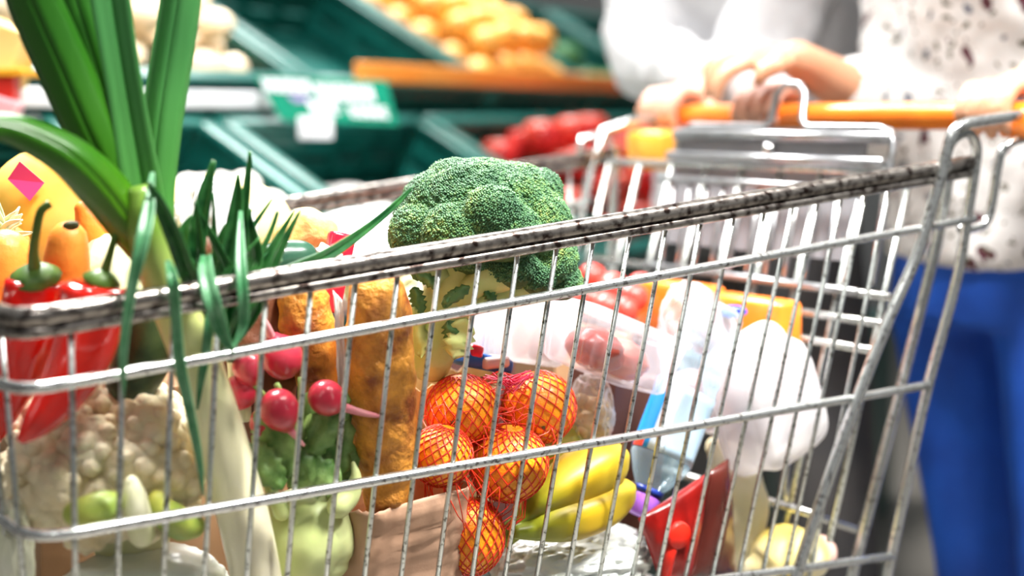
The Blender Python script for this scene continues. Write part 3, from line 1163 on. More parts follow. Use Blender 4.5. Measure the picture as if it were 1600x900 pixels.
RBX = Matrix((Vector((TX, TY, 0)), Vector((-TY, TX, 0)), Vector((0, 0, 1)))).transposed()
# ---- loaf and baguettes
M_crust = pm('baguette_crust', (0.22, 0.05, 0.006), (0.74, 0.31, 0.04), 34, 0.5, bump=1.0, bscale=150, contrast=(0.36, 0.58))
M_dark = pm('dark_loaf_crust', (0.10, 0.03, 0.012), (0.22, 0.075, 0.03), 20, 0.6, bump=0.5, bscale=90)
M_crumb = pm('bread_crumb', (0.85, 0.55, 0.16), (0.9, 0.68, 0.28), 60, 0.8, bump=0.4)


def bread(name, spine, mat, label, o, slash=True):
    def dsp(p, i):
        return p + Vector((fbm(p, 14, o), fbm(p, 14, o + 3), fbm(p, 14, o + 6))) * 0.0055 + Vector((noise.noise(p * 70), noise.noise(p * 70 + Vector((3, 3, 3))), 0)) * 0.0024 + Vector((0, -1, 0)) * 0.011 * max(0, 0.32 - abs(noise.noise(Vector((p.x * 24 + p.z * 9, p.y * 20, p.z * 15 + o)))))
    m = body(spine, 48, 36, dsp)
    if slash:
        P_, R_ = pathV(spine, 48)
    ob = m.build(name, mat)
    tag(ob, label, 'bread')
    return ob


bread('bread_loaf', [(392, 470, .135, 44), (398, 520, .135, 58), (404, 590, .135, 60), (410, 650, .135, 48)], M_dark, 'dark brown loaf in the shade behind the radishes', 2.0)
bread('baguette', [(474, 470, .098, 38), (480, 500, .098, 42), (488, 540, .096, 40), (498, 600, .094, 34), (504, 640, .09, 22)], M_crust,
      'shorter golden baguette behind the radishes beside the white paper sleeve', 5.0)
bread('baguette', [(590, 462, .048, 46), (593, 510, .048, 52), (598, 600, .048, 54), (602, 700, .048, 50), (604, 775, .048, 40), (606, 840, .05, 26)], M_crust,
      'long golden baguette standing in a brown paper bag', 8.0)
M_paper = pm('white_paper', (0.86, 0.84, 0.80), (0.92, 0.9, 0.88), 8, 0.7)
M_kraft = pm('brown_paper', (0.46, 0.27, 0.17), (0.54, 0.34, 0.23), 10, 0.6, bump=0.3, bscale=40)


def sheet(name, corners, mat, label=None, cat='paper', amt=0.004, parent=None, N=18, th=0.0006, o=1.0):
    """crumpled sheet between four corners given as (px, py, offset)"""
    a, b, c, d = [V(*q) for q in corners]
    vs, fs = [], []
    n = (b - a).cross(d - a).normalized()
    for j in range(N + 1):
        for i in range(N + 1):
            u, v = i / N, j / N
            p = a.lerp(b, u).lerp(d.lerp(c, u), v)
            vs.append(p + n * amt * 2 * (crumple((u * 1.3, v * 1.3, 0), 2.2, o)))
    for j in range(N):
        for i in range(N):
            k = j * (N + 1) + i
            fs.append((k, k + 1, k + N + 2, k + N + 1))
    ob = MB().add(vs, fs).build(name, mat, parent)
    solidify(ob, th)
    if label:
        tag(ob, label, cat)
    return ob


def paper_bag(name, base, top, wpx, dep, mat, label, o, N=26, rag=0.006):
    """open paper bag: base and top centre as (px, py, offset), width in px at base/top, depth in metres"""
    b, t = V(*base), V(*top)
    K = 44
    dx = DR.normalized()
    dy = Vector((-TY, TX, 0))
    vs, fs = [], []
    for j in range(N + 1):
        v = j / N
        c = b.lerp(t, v)
        hw = (wpx[0] + (wpx[1] - wpx[0]) * v) / FPX * b.y / 2 / 0.8
        for k in range(K):
            a = 2 * PI * k / K
            ca, sa = math.cos(a), math.sin(a)
            x = math.copysign(abs(ca) ** 0.35, ca) * hw
            y = math.copysign(abs(sa) ** 0.5, sa) * dep / 2
            p = c + dx * x + dy * y
            p += dy * 0.014 * crumple((x * 30, v * 2.5, 1 if sa > 0 else 0), 1.2, o)
            if j == N:
                p += Vector((0, 0, rag * noise.noise(Vector((k * 0.5, o, 0)))))
            vs.append(p)
    for j in range(N):
        for k in range(K):
            k2 = (k + 1) % K
            fs.append((j * K + k, j * K + k2, (j + 1) * K + k2, (j + 1) * K + k))
    fs.append(tuple(range(K)))
    ob = MB().add(vs, fs).build(name, mat)
    solidify(ob, 0.0007)
    return tag(ob, label, 'paper bag')


paper_bag('paper_bag', (626, 930, .052), (634, 770, .052), (150, 164), 0.062, M_kraft, 'brown paper bag holding the long baguette', 3.0)
sheet('paper_sleeve', [(522, 455, .062), (536, 470, .062), (546, 610, .066), (530, 620, .066)], M_paper, 'white paper sleeve edge between the two baguettes', 'paper', 0.003)

# ---- red and white packet between the baguettes
M_redpk = pm('red_packet', (0.72, 0.01, 0.03), (0.8, 0.02, 0.05), 20, 0.2, coat=0.4)
pk = empty('snack_packet', V(524, 480, .14))
tag(pk, 'red packet with a white stripe behind the tops of the baguettes', 'packet')
Rk = frame_rot(0.25, -1)
MB().box(V(522, 425, .14), (0.066, 0.014, 0.022), Rk, 0.003).build('wrapper', M_redpk, pk)
MB().box(V(515, 398, .14) + Vector((0, -0.008, 0)), (0.014, 0.004, 0.022), frame_rot(0.6, -1), 0.001).build('stripe', M_paper, pk)

# ---- things heaped at the back left
M_melon = pm('melon_rind', (0.90, 0.50, 0.05), (0.95, 0.68, 0.22), 9, 0.45, bump=0.15, bscale=30)
M_pmelon = pm('pale_melon_rind', (0.88, 0.70, 0.28), (0.92, 0.80, 0.45), 9, 0.45)
mc = W(100, 326, 1.385)
mel = empty('melon', mc - Vector((0, 0, .06)))
tag(mel, 'yellow melon with a pink sticker at the far left of the cart', 'melon')
MB().ball(mc, 0.0625, 4, (1.12, 0.9, 0.95)).build('rind', M_melon, mel)
sd = (Vector((0, 0, CAMZ)) - W(38, 282, 1.4)).normalized()
stk = MB()
for dx_, dz_ in ((0, 0),):
    c0 = W(38, 282, 1.322)
    s_ = 1.322 / FPX
    stk.add([c0 + Vector((x * s_, abs(x) * s_ * 0.3, z * s_)) for x, z in ((-29, 2), (-8, 30), (29, -4), (8, -32))], [(0, 1, 2, 3)])
solidify(stk.build('sticker', pm('pink_paper', (0.85, 0.05, 0.22), None, rough=0.5), mel, smooth=False), 0.0008)
m2 = W(330, 350, 1.48)
tag(MB().ball(m2, 0.060, 4, (1.3, 0.9, 0.80)).build('melon', M_pmelon), 'pale cream melon lying behind the onion tops', 'melon')
crn = empty('pineapple', W(2, 460, 1.30))
tag(crn, 'spiky pale crown of a pineapple at the left edge behind the carrots', 'pineapple')
M_spk = pm('pineapple_crown', (0.62, 0.68, 0.38), (0.80, 0.83, 0.62), 60, 0.5)
MB().ball(W(0, 408, 1.30), 0.030, 3, (1, 1, 1.1)).build('fruit', pm('pineapple_skin', (0.55, 0.32, 0.06), (0.3, 0.25, 0.05), 90, 0.6, bump=0.6), crn)
rs = random.Random(5)
for k in range(16):
    a = rs.uniform(-1.1, 1.3)
    ln = rs.uniform(45, 85)
    bx, by, z = 2 + rs.uniform(-12, 12), 372 + rs.uniform(-6, 14), 1.28 + rs.uniform(-.02, .02)
    tx, ty = bx + ln * math.sin(a) * 0.75, by - ln * math.cos(a) * 0.9
    leaf([(bx, by, z, 6), ((bx + tx) / 2 - 3, (by + ty) / 2 - 4, z - .004, 7), (tx, ty, z - .008, 0.8)], (0.2, -1, 0.3), 0.5, M_spk, 'crown_leaf', crn, 0.0008, 8)
M_film = pm('white_film', (0.86, 0.86, 0.88), (0.92, 0.92, 0.94), 8, 0.22, coat=0.4)
crumpled('bread_roll_bag', V(330, 368, .185), (0.034, 0.028, 0.042), M_film, 'crinkled white bag between the onion blades', 'bag', amt=0.16, s=2.6, o=2.)
tag(MB().ball(V(322, 392, .135), 0.013, 3, (1.2, 0.9, 0.9), disp=lambda p: .06 * fbm(p, 2)).build('bread_roll', M_dark), 'small dark brown roll among the onion blades', 'bread roll')
bread('bread_roll', [(448, 372, .205, 26), (476, 362, .205, 34), (505, 362, .205, 26)], M_crumb, 'yellow bread roll behind the cucumber end', 3.3)
crumpled('plastic_bag', W(560, 410, 1.55), (0.10, 0.06, 0.05), M_film, 'bright white plastic bag bulging behind the baguettes and broccoli', 'plastic bag', amt=0.10, s=1.6, o=4.)
crumpled('lettuce', W(600, 440, 1.43), (0.032, 0.03, 0.034), pm('lettuce_leaf', (0.66, 0.74, 0.36), (0.85, 0.88, 0.62), 30, 0.5), 'pale green lettuce showing beside the broccoli above the rim', 'lettuce', amt=0.2, s=2.4, o=9.)

# ---- white bags at the bottom
M_bagw = pm('white_plastic_bag', (0.72, 0.76, 0.72), (0.80, 0.83, 0.80), 8, 0.3, bump=0.2, bscale=30)
crumpled('plastic_bag', V(222, 934, .075), (0.066, 0.05, 0.036), M_bagw, 'white plastic bag lying under the cauliflower', 'plastic bag', amt=0.09, s=2.6, o=6.)
crumpled('paper_bag', V(24, 880, .075), (0.010, 0.02, 0.04), pm('cream_paper', (0.8, 0.8, 0.66), (0.7, 0.72, 0.5), 30, 0.7), 'crumpled cream paper in the front corner below the cauliflower', 'paper', amt=0.25, s=2.2, o=3.)
crumpled('plastic_bag', V(896, 878, .075), (0.078, 0.045, 0.028), M_bagw, 'crinkled white plastic bag under the bananas', 'plastic bag', amt=0.12, s=3.4, sub=6, o=8.)

# ---- oranges in a red net
M_or = pm('orange_peel', (0.95, 0.27, 0.008), (1.0, 0.42, 0.015), 16, 0.35, bump=0.35, bscale=420, coat=0.15)
M_net = pm('red_net', (0.62, 0.02, 0.01), (0.8, 0.06, 0.02), 60, 0.3)
M_cal = pm('orange_calyx', (0.10, 0.08, 0.02), None, rough=0.7)
ORS = [(722, 641, 57, .082, 'upper left'), (842, 637, 58, .070, 'upper right'), (690, 712, 49, .046, 'left'), (795, 724, 61, .046, 'mid'), (738, 838, 56, .042, 'low')]
OLAB = ['orange at the top left of the red net, beside the long baguette', 'orange at the top right of the red net, touching the snack bag',
        'orange half hidden behind the baguette and paper bag, in the red net', 'front orange in the middle of the red net, largest and most lit',
        'lowest orange of the red net, hanging down next to the paper bag']
net = empty('net_bag', V(740, 905, .04))
tag(net, 'red diamond mesh net bag wrapped round five oranges', 'net bag')
nm = MB()
rs = random.Random(3)
OC = []
for k, (x, y, r, off, _) in enumerate(ORS):
    c = V(x, y, off)
    R_ = r / FPX * c.y
    OC.append((c, R_))
    sq = (0.9, 0.95, 1.06) if k == 4 else (1, 1, 0.97)
    o_ = empty('orange', c - Vector((0, 0, R_)))
    tag(o_, OLAB[k], 'orange', 'oranges in the red net')
    MB().ball(c, R_, 4, sq, disp=lambda p, k=k: 0.012 * fbm(p, 2, k)).build('peel', M_or, o_)
    view = (Vector((0, 0, CAMZ)) - c).normalized()
    cd = (view + Vector((rs.uniform(-.5, .5), 0, rs.uniform(-.6, -.1)))).normalized()
    MB().ball(c + cd * R_ * (0.97), 0.0022, 2, (1, 1, 1)).build('calyx', M_cal, o_)
    # net: two families of spirals round an axis tilted towards where the net is gathered
    axs = Vector((rs.uniform(-.3, .3), rs.uniform(-.2, .2), 1)).normalized()
    e1 = axs.orthogonal().normalized()
    e2 = axs.cross(e1)
    RN = R_ * 1.022
    NS = 20
    for fam in (1, -1):
        for j in range(NS):
            P_ = []
            for i in range(17):
                la = -1.28 + 2.56 * i / 16
                lo = 2 * PI * j / NS + fam * (0.75 * la + 0.12 * la ** 3) + 0.03 * noise.noise(Vector((j * 1.3, la * 3, fam * 4 + k)))
                p = (e1 * math.cos(lo) + e2 * math.sin(lo)) * math.cos(la) + axs * math.sin(la)
                P_.append(c + Vector((p.x * sq[0], p.y * sq[1], p.z * sq[2])) * RN)
            if all((q - c).dot(view) < -R_ * 0.35 for q in P_):
                continue
            nm.tube(P_, 0.00055, 5, cap=False)
# strands bridging the oranges
for (a, b, n) in ((0, 1, 16), (0, 3, 10), (1, 3, 8), (2, 4, 12), (3, 4, 14), (0, 2, 6)):
    (c1, r1), (c2, r2) = OC[a], OC[b]
    d = (c2 - c1).normalized()
    u = d.orthogonal().normalized()
    w = d.cross(u)
    for i in range(n):
        an = 2 * PI * i / n + rs.uniform(-.1, .1)
        for tw in (0.35, -0.35):
            e_ = u * math.cos(an) + w * math.sin(an)
            f_ = u * math.cos(an + tw) + w * math.sin(an + tw)
            nm.tube([c1 + (e_ * 0.8 + d * 0.6) * r1 * 1.02, (c1 + c2) / 2 + (e_ + f_) * 0.26 * (r1 + r2) * 1.0, c2 + (f_ * 0.8 - d * 0.6) * r2 * 1.02], 0.0005, 5, cap=False)
nm.build('mesh', M_net, net)
# gathered top of the net between the upper oranges
gt = MB()
for i in range(14):
    a = V(755 + i * 3, 588 + rs.uniform(-6, 6), .05 + rs.uniform(-.01, .015))
    b = V(798 + rs.uniform(-8, 8), 600 + rs.uniform(-12, 16), .045 + rs.uniform(-.01, .015))
    c = V(826 + rs.uniform(-6, 10), 585 + rs.uniform(-6, 8), .05 + rs.uniform(-.01, .015))
    gt.tube([a, b, c], 0.0006, 5)
gt.build('gathered_end', pm('red_net_gather', (0.7, 0.01, 0.06), None, rough=0.3), net)

# ---- bananas
M_ban = pm('banana_skin', (0.85, 0.62, 0.04), (0.62, 0.58, 0.06), 12, 0.42, contrast=(0.45, 0.7), bump=0.05)
M_bang = axis_ramp('banana_yellow_green', [(0.0, (0.20, 0.30, 0.02)), (0.35, (0.33, 0.29, 0.012)), (0.6, (0.56, 0.36, 0.012)), (1.0, (0.50, 0.36, 0.02))],
                   (TX, TY, 0.25), 0.0, 0.1, rough=0.4, noise_amt=0.10, nscale=(30, 30, 30), bump=0.03)
M_btip = pm('banana_tip', (0.05, 0.03, 0.01), (0.2, 0.14, 0.04), 60, 0.7)


def banana(spine, tip=True):
    P_, R_ = pathV(spine, 30)
    n = 30
    m = MB().tube(P_, R_, n)
    for i in range(len(P_)):
        for k in range(n):
            p = m.v[i * n + k]
            a = 2 * PI * k / n
            f = 1 + 0.045 * math.cos(5 * a + 0.5)
            m.v[i * n + k] = P_[i] + (p - P_[i]) * f
    return m, P_, R_


ban = empty('banana_bunch', V(820, 835, .05))
tag(ban, 'bunch of yellow bananas with green necks beside the oranges', 'bananas')
M_bang.node_tree.nodes  # colour runs from the neck to the tip of each banana
for k, sp in enumerate((
        [(806, 822, .05, 10), (826, 806, .05, 17), (850, 783, .048, 34), (888, 758, .046, 43), (925, 734, .05, 43), (955, 720, .055, 34), (970, 716, .06, 16), (975, 716, .06, 8)],
        [(800, 832, .04, 10), (830, 828, .04, 17), (860, 818, .034, 30), (900, 806, .03, 37), (940, 790, .034, 35), (970, 772, .042, 26), (984, 762, .05, 12), (988, 758, .05, 7)],
        [(812, 815, .085, 10), (832, 785, .09, 18), (852, 750, .092, 30), (872, 715, .094, 34), (888, 684, .098, 28), (896, 664, .10, 12)])):
    m, P_, R_ = banana(sp)
    # ramp in cart-length direction, measured from the bunch's base
    b = m.build('banana', M_bang if k < 2 else pm('banana_green', (0.40, 0.37, 0.03), (0.30, 0.31, 0.03), 14, 0.45), ban)
    MB().tube([P_[-2], P_[-1], P_[-1] + (P_[-1] - P_[-3]).normalized() * 0.003], [R_[-1] * 1.25, R_[-1] * 1.05, R_[-1] * 0.7], 10).build('tip', M_btip, b)
body([(812, 818, .055, 15), (800, 830, .055, 17), (790, 842, .055, 14)], 8, 14).build('stem', pm('banana_stem', (0.22, 0.30, 0.03), (0.3, 0.34, 0.05), 40, 0.5), ban)

# ---- clear trays of meat
M_tray = clear_mat('clear_tray', (0.97, 0.93, 0.96), 0.12, 0.1, 0.25)
M_traymilk = clear_mat('milky_tray', (0.97, 0.97, 0.98), 0.55, 0.2, 0.5)
M_meat = pm('pink_meat', (0.44, 0.06, 0.045), (0.66, 0.28, 0.22), 22, 0.4, bump=0.2)
M_meatd = pm('dark_red_meat', (0.26, 0.025, 0.016), (0.42, 0.07, 0.045), 25, 0.35)


def tray(c, size, R, ribs, mat, name, label, cat='meat tray', taper=0.86):
    """ribbed box: local x long, y depth, z up; open shell closed by a lid flange"""
    root = empty(name, c - R @ Vector((0, 0, size[2] / 2)))
    tag(root, label, cat)
    lx, ly, lz = [q / 2 for q in size]
    NP = 96
    vs, fs = [], []
    lev = [(-1, 0.80 * taper, 0), (-0.97, 0.93 * taper, 0), (-0.85, taper, 1), (0.75, 0.98, 1), (0.85, 1.0, 0), (0.90, 1.07, 0), (1.0, 1.07, 0)]
    for (h, k, rb) in lev:
        for i in range(NP):
            a = 2 * PI * i / NP
            ca, sa = math.cos(a), math.sin(a)
            x = math.copysign(abs(ca) ** 0.28, ca) * lx * k
            y = math.copysign(abs(sa) ** 0.28, sa) * ly * k
            if rb:
                f = 1 + 0.05 * (1 if (i * ribs // NP) % 2 else -0.2)
                y *= f
                x *= 1 + (f - 1) * 0.5
            vs.append(c + R @ Vector((x, y, h * lz)))
    for j in range(len(lev) - 1):
        for i in range(NP):
            i2 = (i + 1) % NP
            fs.append((j * NP + i, j * NP + i2, (j + 1) * NP + i2, (j + 1) * NP + i))
    fs.append(tuple(range(NP - 1, -1, -1)))
    MB().add(vs, fs).build('tray_body', mat, root)
    lid = []
    for h in (1.0, 1.06):
        for i in range(NP):
            a = 2 * PI * i / NP
            ca, sa = math.cos(a), math.sin(a)
            lid.append(c + R @ Vector((math.copysign(abs(ca) ** 0.28, ca) * lx * 1.08, math.copysign(abs(sa) ** 0.28, sa) * ly * 1.08, h * lz)))
    f2 = [(i, (i + 1) % NP, NP + (i + 1) % NP, NP + i) for i in range(NP)] + [tuple(range(NP - 1, -1, -1)), tuple(range(NP, 2 * NP))]
    MB().add(lid, f2).build('lid_film', mat, root)
    return root


Rt = frame_rot(1, 0.50)
tc_ = V(955, 546, .085)
t1_ = tray(tc_, (0.118, 0.075, 0.052), Rt, 30, M_tray, 'meat_tray', 'clear plastic tray of pink meat tilted against the cart side')
m = MB()
m.ball(tc_ + Rt @ Vector((-0.022, -0.006, -0.006)), 0.5, 4, (0.054, 0.056, 0.038), Rt, disp=lambda p: .10 * fbm(p, 1.6, 2))
m.build('meat', M_meatd, t1_)
MB().ball(tc_ + Rt @ Vector((0.018, 0.004, -0.004)), 0.5, 4, (0.050, 0.05, 0.036), Rt, disp=lambda p: .10 * fbm(p, 1.6, 4)).build('meat', M_meat, t1_)
tc2 = V(800, 514, .172)
Rt2 = frame_rot(1, 0.30)
t2_ = tray(tc2, (0.105, 0.07, 0.056), Rt2, 44, M_traymilk, 'meat_tray', 'fluted white tray of sliced meat under the broccoli head')
for k in range(3):
    MB().ball(tc2 + Rt2 @ Vector((0.004 + 0.016 * k, -0.012, -0.004)), 0.5, 3, (0.010, 0.030, 0.040), Rt2).build('meat_slice', M_meatd if k else M_meat, t2_)

# ---- blue packet, kraft bag rim, snack bag, dark box
pk = empty('blue_packet', V(745, 580, .13))
tag(pk, 'flat blue packet with red corner lying under the broccoli stalk', 'packet')
MB().box(V(742, 562, .135), (0.052, 0.05, 0.014), frame_rot(1, 0.35), 0.004).build('wrapper', pm('blue_packet', (0.02, 0.10, 0.42), (0.03, 0.14, 0.5), 20, 0.25), pk)
MB().box(V(737, 548, .118), (0.014, 0.02, 0.012), frame_rot(1, 0.35), 0.003).build('corner', M_redpk, pk)
MB().box(V(768, 565, .112), (0.026, 0.022, 0.010), frame_rot(1, 0.1), 0.003).build('window', pm('pale_pink_film', (0.75, 0.55, 0.55), None, rough=0.25), pk)
paper_bag('paper_bag', (705, 790, .155), (700, 590, .155), (130, 120), 0.05, pm('tan_paper', (0.62, 0.42, 0.20), (0.72, 0.52, 0.28), 10, 0.6),
          'tan paper bag behind the oranges with its rim under the broccoli stalk', 6.0)
M_snack = pm('snack_pieces', (0.60, 0.36, 0.14), (0.80, 0.62, 0.36), 50, 0.7, bump=0.4)
sn = empty('snack_bag', V(922, 690, .07))
tag(sn, 'clear bag of beige snack pieces right of the oranges', 'snack bag')
rs = random.Random(8)
for k in range(22):
    c = V(905 + rs.uniform(-10, 38) - 0, 640 + rs.uniform(-16, 46), .10 + rs.uniform(-.012, .02))
    MB().ball(c, 0.007, 2, (1.1, 0.9, 0.8), disp=lambda p, k=k: .25 * fbm(p, 1.5, k)).build('snack_piece', M_snack, sn)
m = MB().ball(V(922, 645, .098), 1, 5, (0.020, 0.024, 0.032), disp=lambda p: .18 * crumple(p, 2.0, 5.) * 2)
m.build('film', clear_mat('clear_film', (0.97, 0.97, 0.97), 0.16, 0.08), sn)
M_brown = pm('brown_carton', (0.06, 0.016, 0.009), (0.085, 0.025, 0.013), 8, 0.55)
Rb = Matrix((Vector((TX, TY, 0)), Vector((-TY, TX, 0)), Vector((0, 0, 1)))).transposed()
tag(MB().box(V(958, 712, .175), (0.070, 0.07, 0.16), frame_rot(1, 0.22), 0.002).build('carton', M_brown, smooth=False),
    'dark brown carton standing behind the clear meat tray', 'carton')


def dz(p, z):
    return Vector((p.x, p.y, z))


# cartons that carry the heap at the back of the basket
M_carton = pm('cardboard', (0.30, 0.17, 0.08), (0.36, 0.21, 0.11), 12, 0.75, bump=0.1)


def cart_box(t, v, z0, z1, lt, lv, mat, label):
    c = C(t, v, (z0 + z1) / 2)
    tag(MB().box(c, (lt, lv, z1 - z0), Rb, 0.002).build('carton', mat, smooth=False), label, 'carton')


zb = lambda t: zf(t) + 0.016
cart_box(0.16, 0.30, zb(.16), 0.82, 0.22, 0.14, M_carton, 'cardboard carton behind the cauliflower at the front of the basket')
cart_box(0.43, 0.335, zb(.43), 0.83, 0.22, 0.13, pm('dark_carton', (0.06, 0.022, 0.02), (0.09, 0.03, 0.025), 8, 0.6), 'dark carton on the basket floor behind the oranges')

# ---- water bottle, upside down against the side
M_clear = clear_mat('bottle_plastic', (0.72, 0.90, 0.98), 0.10, 0.03)
M_blabel = pm('blue_label', (0.02, 0.32, 0.80), (0.03, 0.38, 0.88), 12, 0.3)
M_glabel = pm('pale_blue_label', (0.42, 0.60, 0.76), (0.50, 0.66, 0.80), 12, 0.35)
pa, pb = V(999, 806, .055), V(1122, 478, .10)
ax = pb - pa
L_ = ax.length
u = ax.normalized()
bot = empty('water_bottle', pa)
tag(bot, 'clear water bottle standing on its purple cap, blue label round it', 'bottle')
rb = 0.0285
prof = [(0.012, 0.10 * L_), (0.013, 0.12 * L_), (0.020, 0.17 * L_), (rb, 0.25 * L_)]
for i in range(40):
    h = 0.26 + 0.68 * i / 39
    rr_ = rb
    if h > 0.60:
        rr_ = rb * (1.0 - 0.05 * (0.5 + 0.5 * math.sin((h - 0.6) * 95)))
    elif 0.3 < h < 0.58:
        rr_ = rb * 0.975
    prof.append((rr_, h * L_))
prof += [(rb * 0.96, 0.965 * L_), (rb * 0.8, 0.99 * L_), (rb * 0.55, 1.0 * L_), (rb * 0.2, 0.985 * L_)]
bm_ = MB().lathe(prof, pa, u, 40)
bm_.build('bottle_body', M_clear, bot)
MB().lathe([(0.011, 0.0), (0.0135, 0.002), (0.0135, 0.085 * L_), (0.012, 0.10 * L_)], pa, u, 28).build('cap', pm('purple_plastic', (0.36, 0.12, 0.62), None, rough=0.3), bot)
MB().lathe([(0.0142, 0.10 * L_), (0.0142, 0.125 * L_)], pa, u, 28).build('cap_ring', pm('dark_blue_plastic', (0.02, 0.05, 0.35), None, rough=0.3), bot)


def band(r, h0, h1, a0, a1, mat, name, th=0.0006, n=24, edge=0.0):
    sd_ = (Vector((0, 0, CAMZ)) - (pa + ax * 0.5)).normalized()
    x = (sd_ - u * sd_.dot(u)).normalized()
    y = -u.cross(x)
    vs, fs = [], []
    for i in range(n + 1):
        a = a0 + (a1 - a0) * i / n
        for j in range(9):
            h = h0 + (h1 - h0) * j / 8 + edge * noise.noise(Vector((a * 4, j * 1.0, 1))) * (1 if j in (0, 8) else 0)
            vs.append(pa + u * h * L_ + (x * math.cos(a) + y * math.sin(a)) * r)
    for i in range(n):
        for j in range(8):
            fs.append((i * 9 + j, i * 9 + j + 1, (i + 1) * 9 + j + 1, (i + 1) * 9 + j))
    return solidify(MB().add(vs, fs).build(name, mat, bot), th)


band(rb * 1.012, 0.27, 0.60, 0.55, 1.75, M_blabel, 'label_band')
band(rb * 1.012, 0.27, 0.58, -1.9, 0.05, M_glabel, 'label_panel')
band(rb * 1.012, 0.27, 0.60, 0.05, 0.55, pm('label_white', (0.85, 0.90, 0.95), (0.6, 0.75, 0.88), 40, 0.35), 'label_stripe')
band(rb * 1.02, 0.27, 0.31, 0.75, 1.3, pm('label_red', (0.75, 0.06, 0.03), None, rough=0.3), 'label_mark')

# ---- shrink-wrapped pink fish behind the bottle
M_fish = pm('pink_salmon', (0.80, 0.26, 0.20), (0.88, 0.50, 0.42), 30, 0.4, bump=0.3, contrast=(0.4, 0.6))
fp_ = empty('wrapped_fish', V(1090, 690, .125))
tag(fp_, 'pink fish pieces in crinkled clear wrap behind the bottle', 'wrapped fish')
MB().ball(V(1082, 625, .15), 1, 4, (0.036, 0.018, 0.028), None, disp=lambda p: .12 * fbm(p, 1.6, 3)).build('fish', M_fish, fp_)
MB().ball(V(1105, 505, .155), 1, 4, (0.026, 0.016, 0.034), frame_rot(1, -0.3), disp=lambda p: .12 * fbm(p, 1.6, 7)).build('fish', M_meat, fp_)
MB().ball(V(1098, 560, .155), 1, 5, (0.042, 0.024, 0.072), frame_rot(1, -0.3), disp=lambda p: .16 * crumple(p, 2.2, 4.) * 2).build('wrap', clear_mat('crinkled_wrap', (0.96, 0.95, 1.0), 0.14, 0.05), fp_)
MB().ball(V(1146, 487, .132), 0.009, 3, (1.5, .7, .7)).build('blue_mark', pm('deep_blue_ink', (0.01, 0.04, 0.6), None, rough=0.25), fp_)

# ---- white tub
M_tub = clear_mat('milky_tub', (0.99, 0.99, 1.0), 0.62, 0.25, 0.55)
tubc = V(1206, 628, .076)
Rtub = frame_rot(1, -0.28)
tub = empty('plastic_tub', V(1190, 742, .085))
tag(tub, 'milky white plastic tub with rounded corners tipped beside the bottle', 'tub')


def tubshell(levels, name, mat, ex=0.42, NP=64, capb=True):
    vs, fs = [], []
    for (z, kx, kz) in levels:
        for i in range(NP):
            a = 2 * PI * i / NP
            ca, sa = math.cos(a), math.sin(a)
            vs.append(tubc + Rtub @ Vector((math.copysign(abs(ca) ** ex, ca) * kx, z, math.copysign(abs(sa) ** ex, sa) * kz)))
    for j in range(len(levels) - 1):
        for i in range(NP):
            i2 = (i + 1) % NP
            fs.append((j * NP + i, j * NP + i2, (j + 1) * NP + i2, (j + 1) * NP + i))
    if capb:
        fs.append(tuple(range(NP)))
    return MB().add(vs, fs).build(name, mat, tub)


tubshell([(-0.026, 0.034, 0.042), (-0.0255, 0.042, 0.051), (-0.019, 0.046, 0.056), (0.014, 0.050, 0.061), (0.0145, 0.054, 0.066), (0.020, 0.054, 0.066)], 'tub_body', M_tub)
tubshell([(0.0205, 0.045, 0.058), (0.021, 0.056, 0.068), (0.026, 0.056, 0.068), (0.027, 0.045, 0.058)], 'lid', M_tub)
tubshell([(-0.024, 0.030, 0.030), (-0.018, 0.036, 0.034), (0.013, 0.040, 0.036)], 'filling', pm('pale_pink_filling', (0.85, 0.70, 0.70), (0.8, 0.76, 0.82), 14, 0.5))

# ---- red spouted pouch
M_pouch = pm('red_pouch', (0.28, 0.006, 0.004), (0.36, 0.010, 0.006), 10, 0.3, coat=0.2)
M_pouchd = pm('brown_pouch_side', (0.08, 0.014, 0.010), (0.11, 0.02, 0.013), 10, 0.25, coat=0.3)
pou = empty('spouted_pouch', V(1080, 930, .03))
tag(pou, 'red stand-up pouch with a red screw cap and brown side', 'pouch')


def quad_puff(corners, mat, name, puff, N=16, o=1., th=0.0008):
    a, b, c, d = [V(*q) for q in corners]
    n = (b - a).cross(d - a).normalized()
    if n.y > 0:
        n = -n
    vs, fs = [], []
    for j in range(N + 1):
        for i in range(N + 1):
            u_, v_ = i / N, j / N
            p = a.lerp(b, u_).lerp(d.lerp(c, u_), v_)
            k = (u_ * (1 - u_) * v_ * (1 - v_) * 16) ** 0.6
            vs.append(p + n * (puff * k + 0.006 * k * crumple((u_ * 1.5, v_ * 1.5, 0), 2.0, o)))
    for j in range(N):
        for i in range(N):
            k = j * (N + 1) + i
            fs.append((k, k + 1, k + N + 2, k + N + 1))
    return solidify(MB().add(vs, fs).build(name, mat, pou), th)


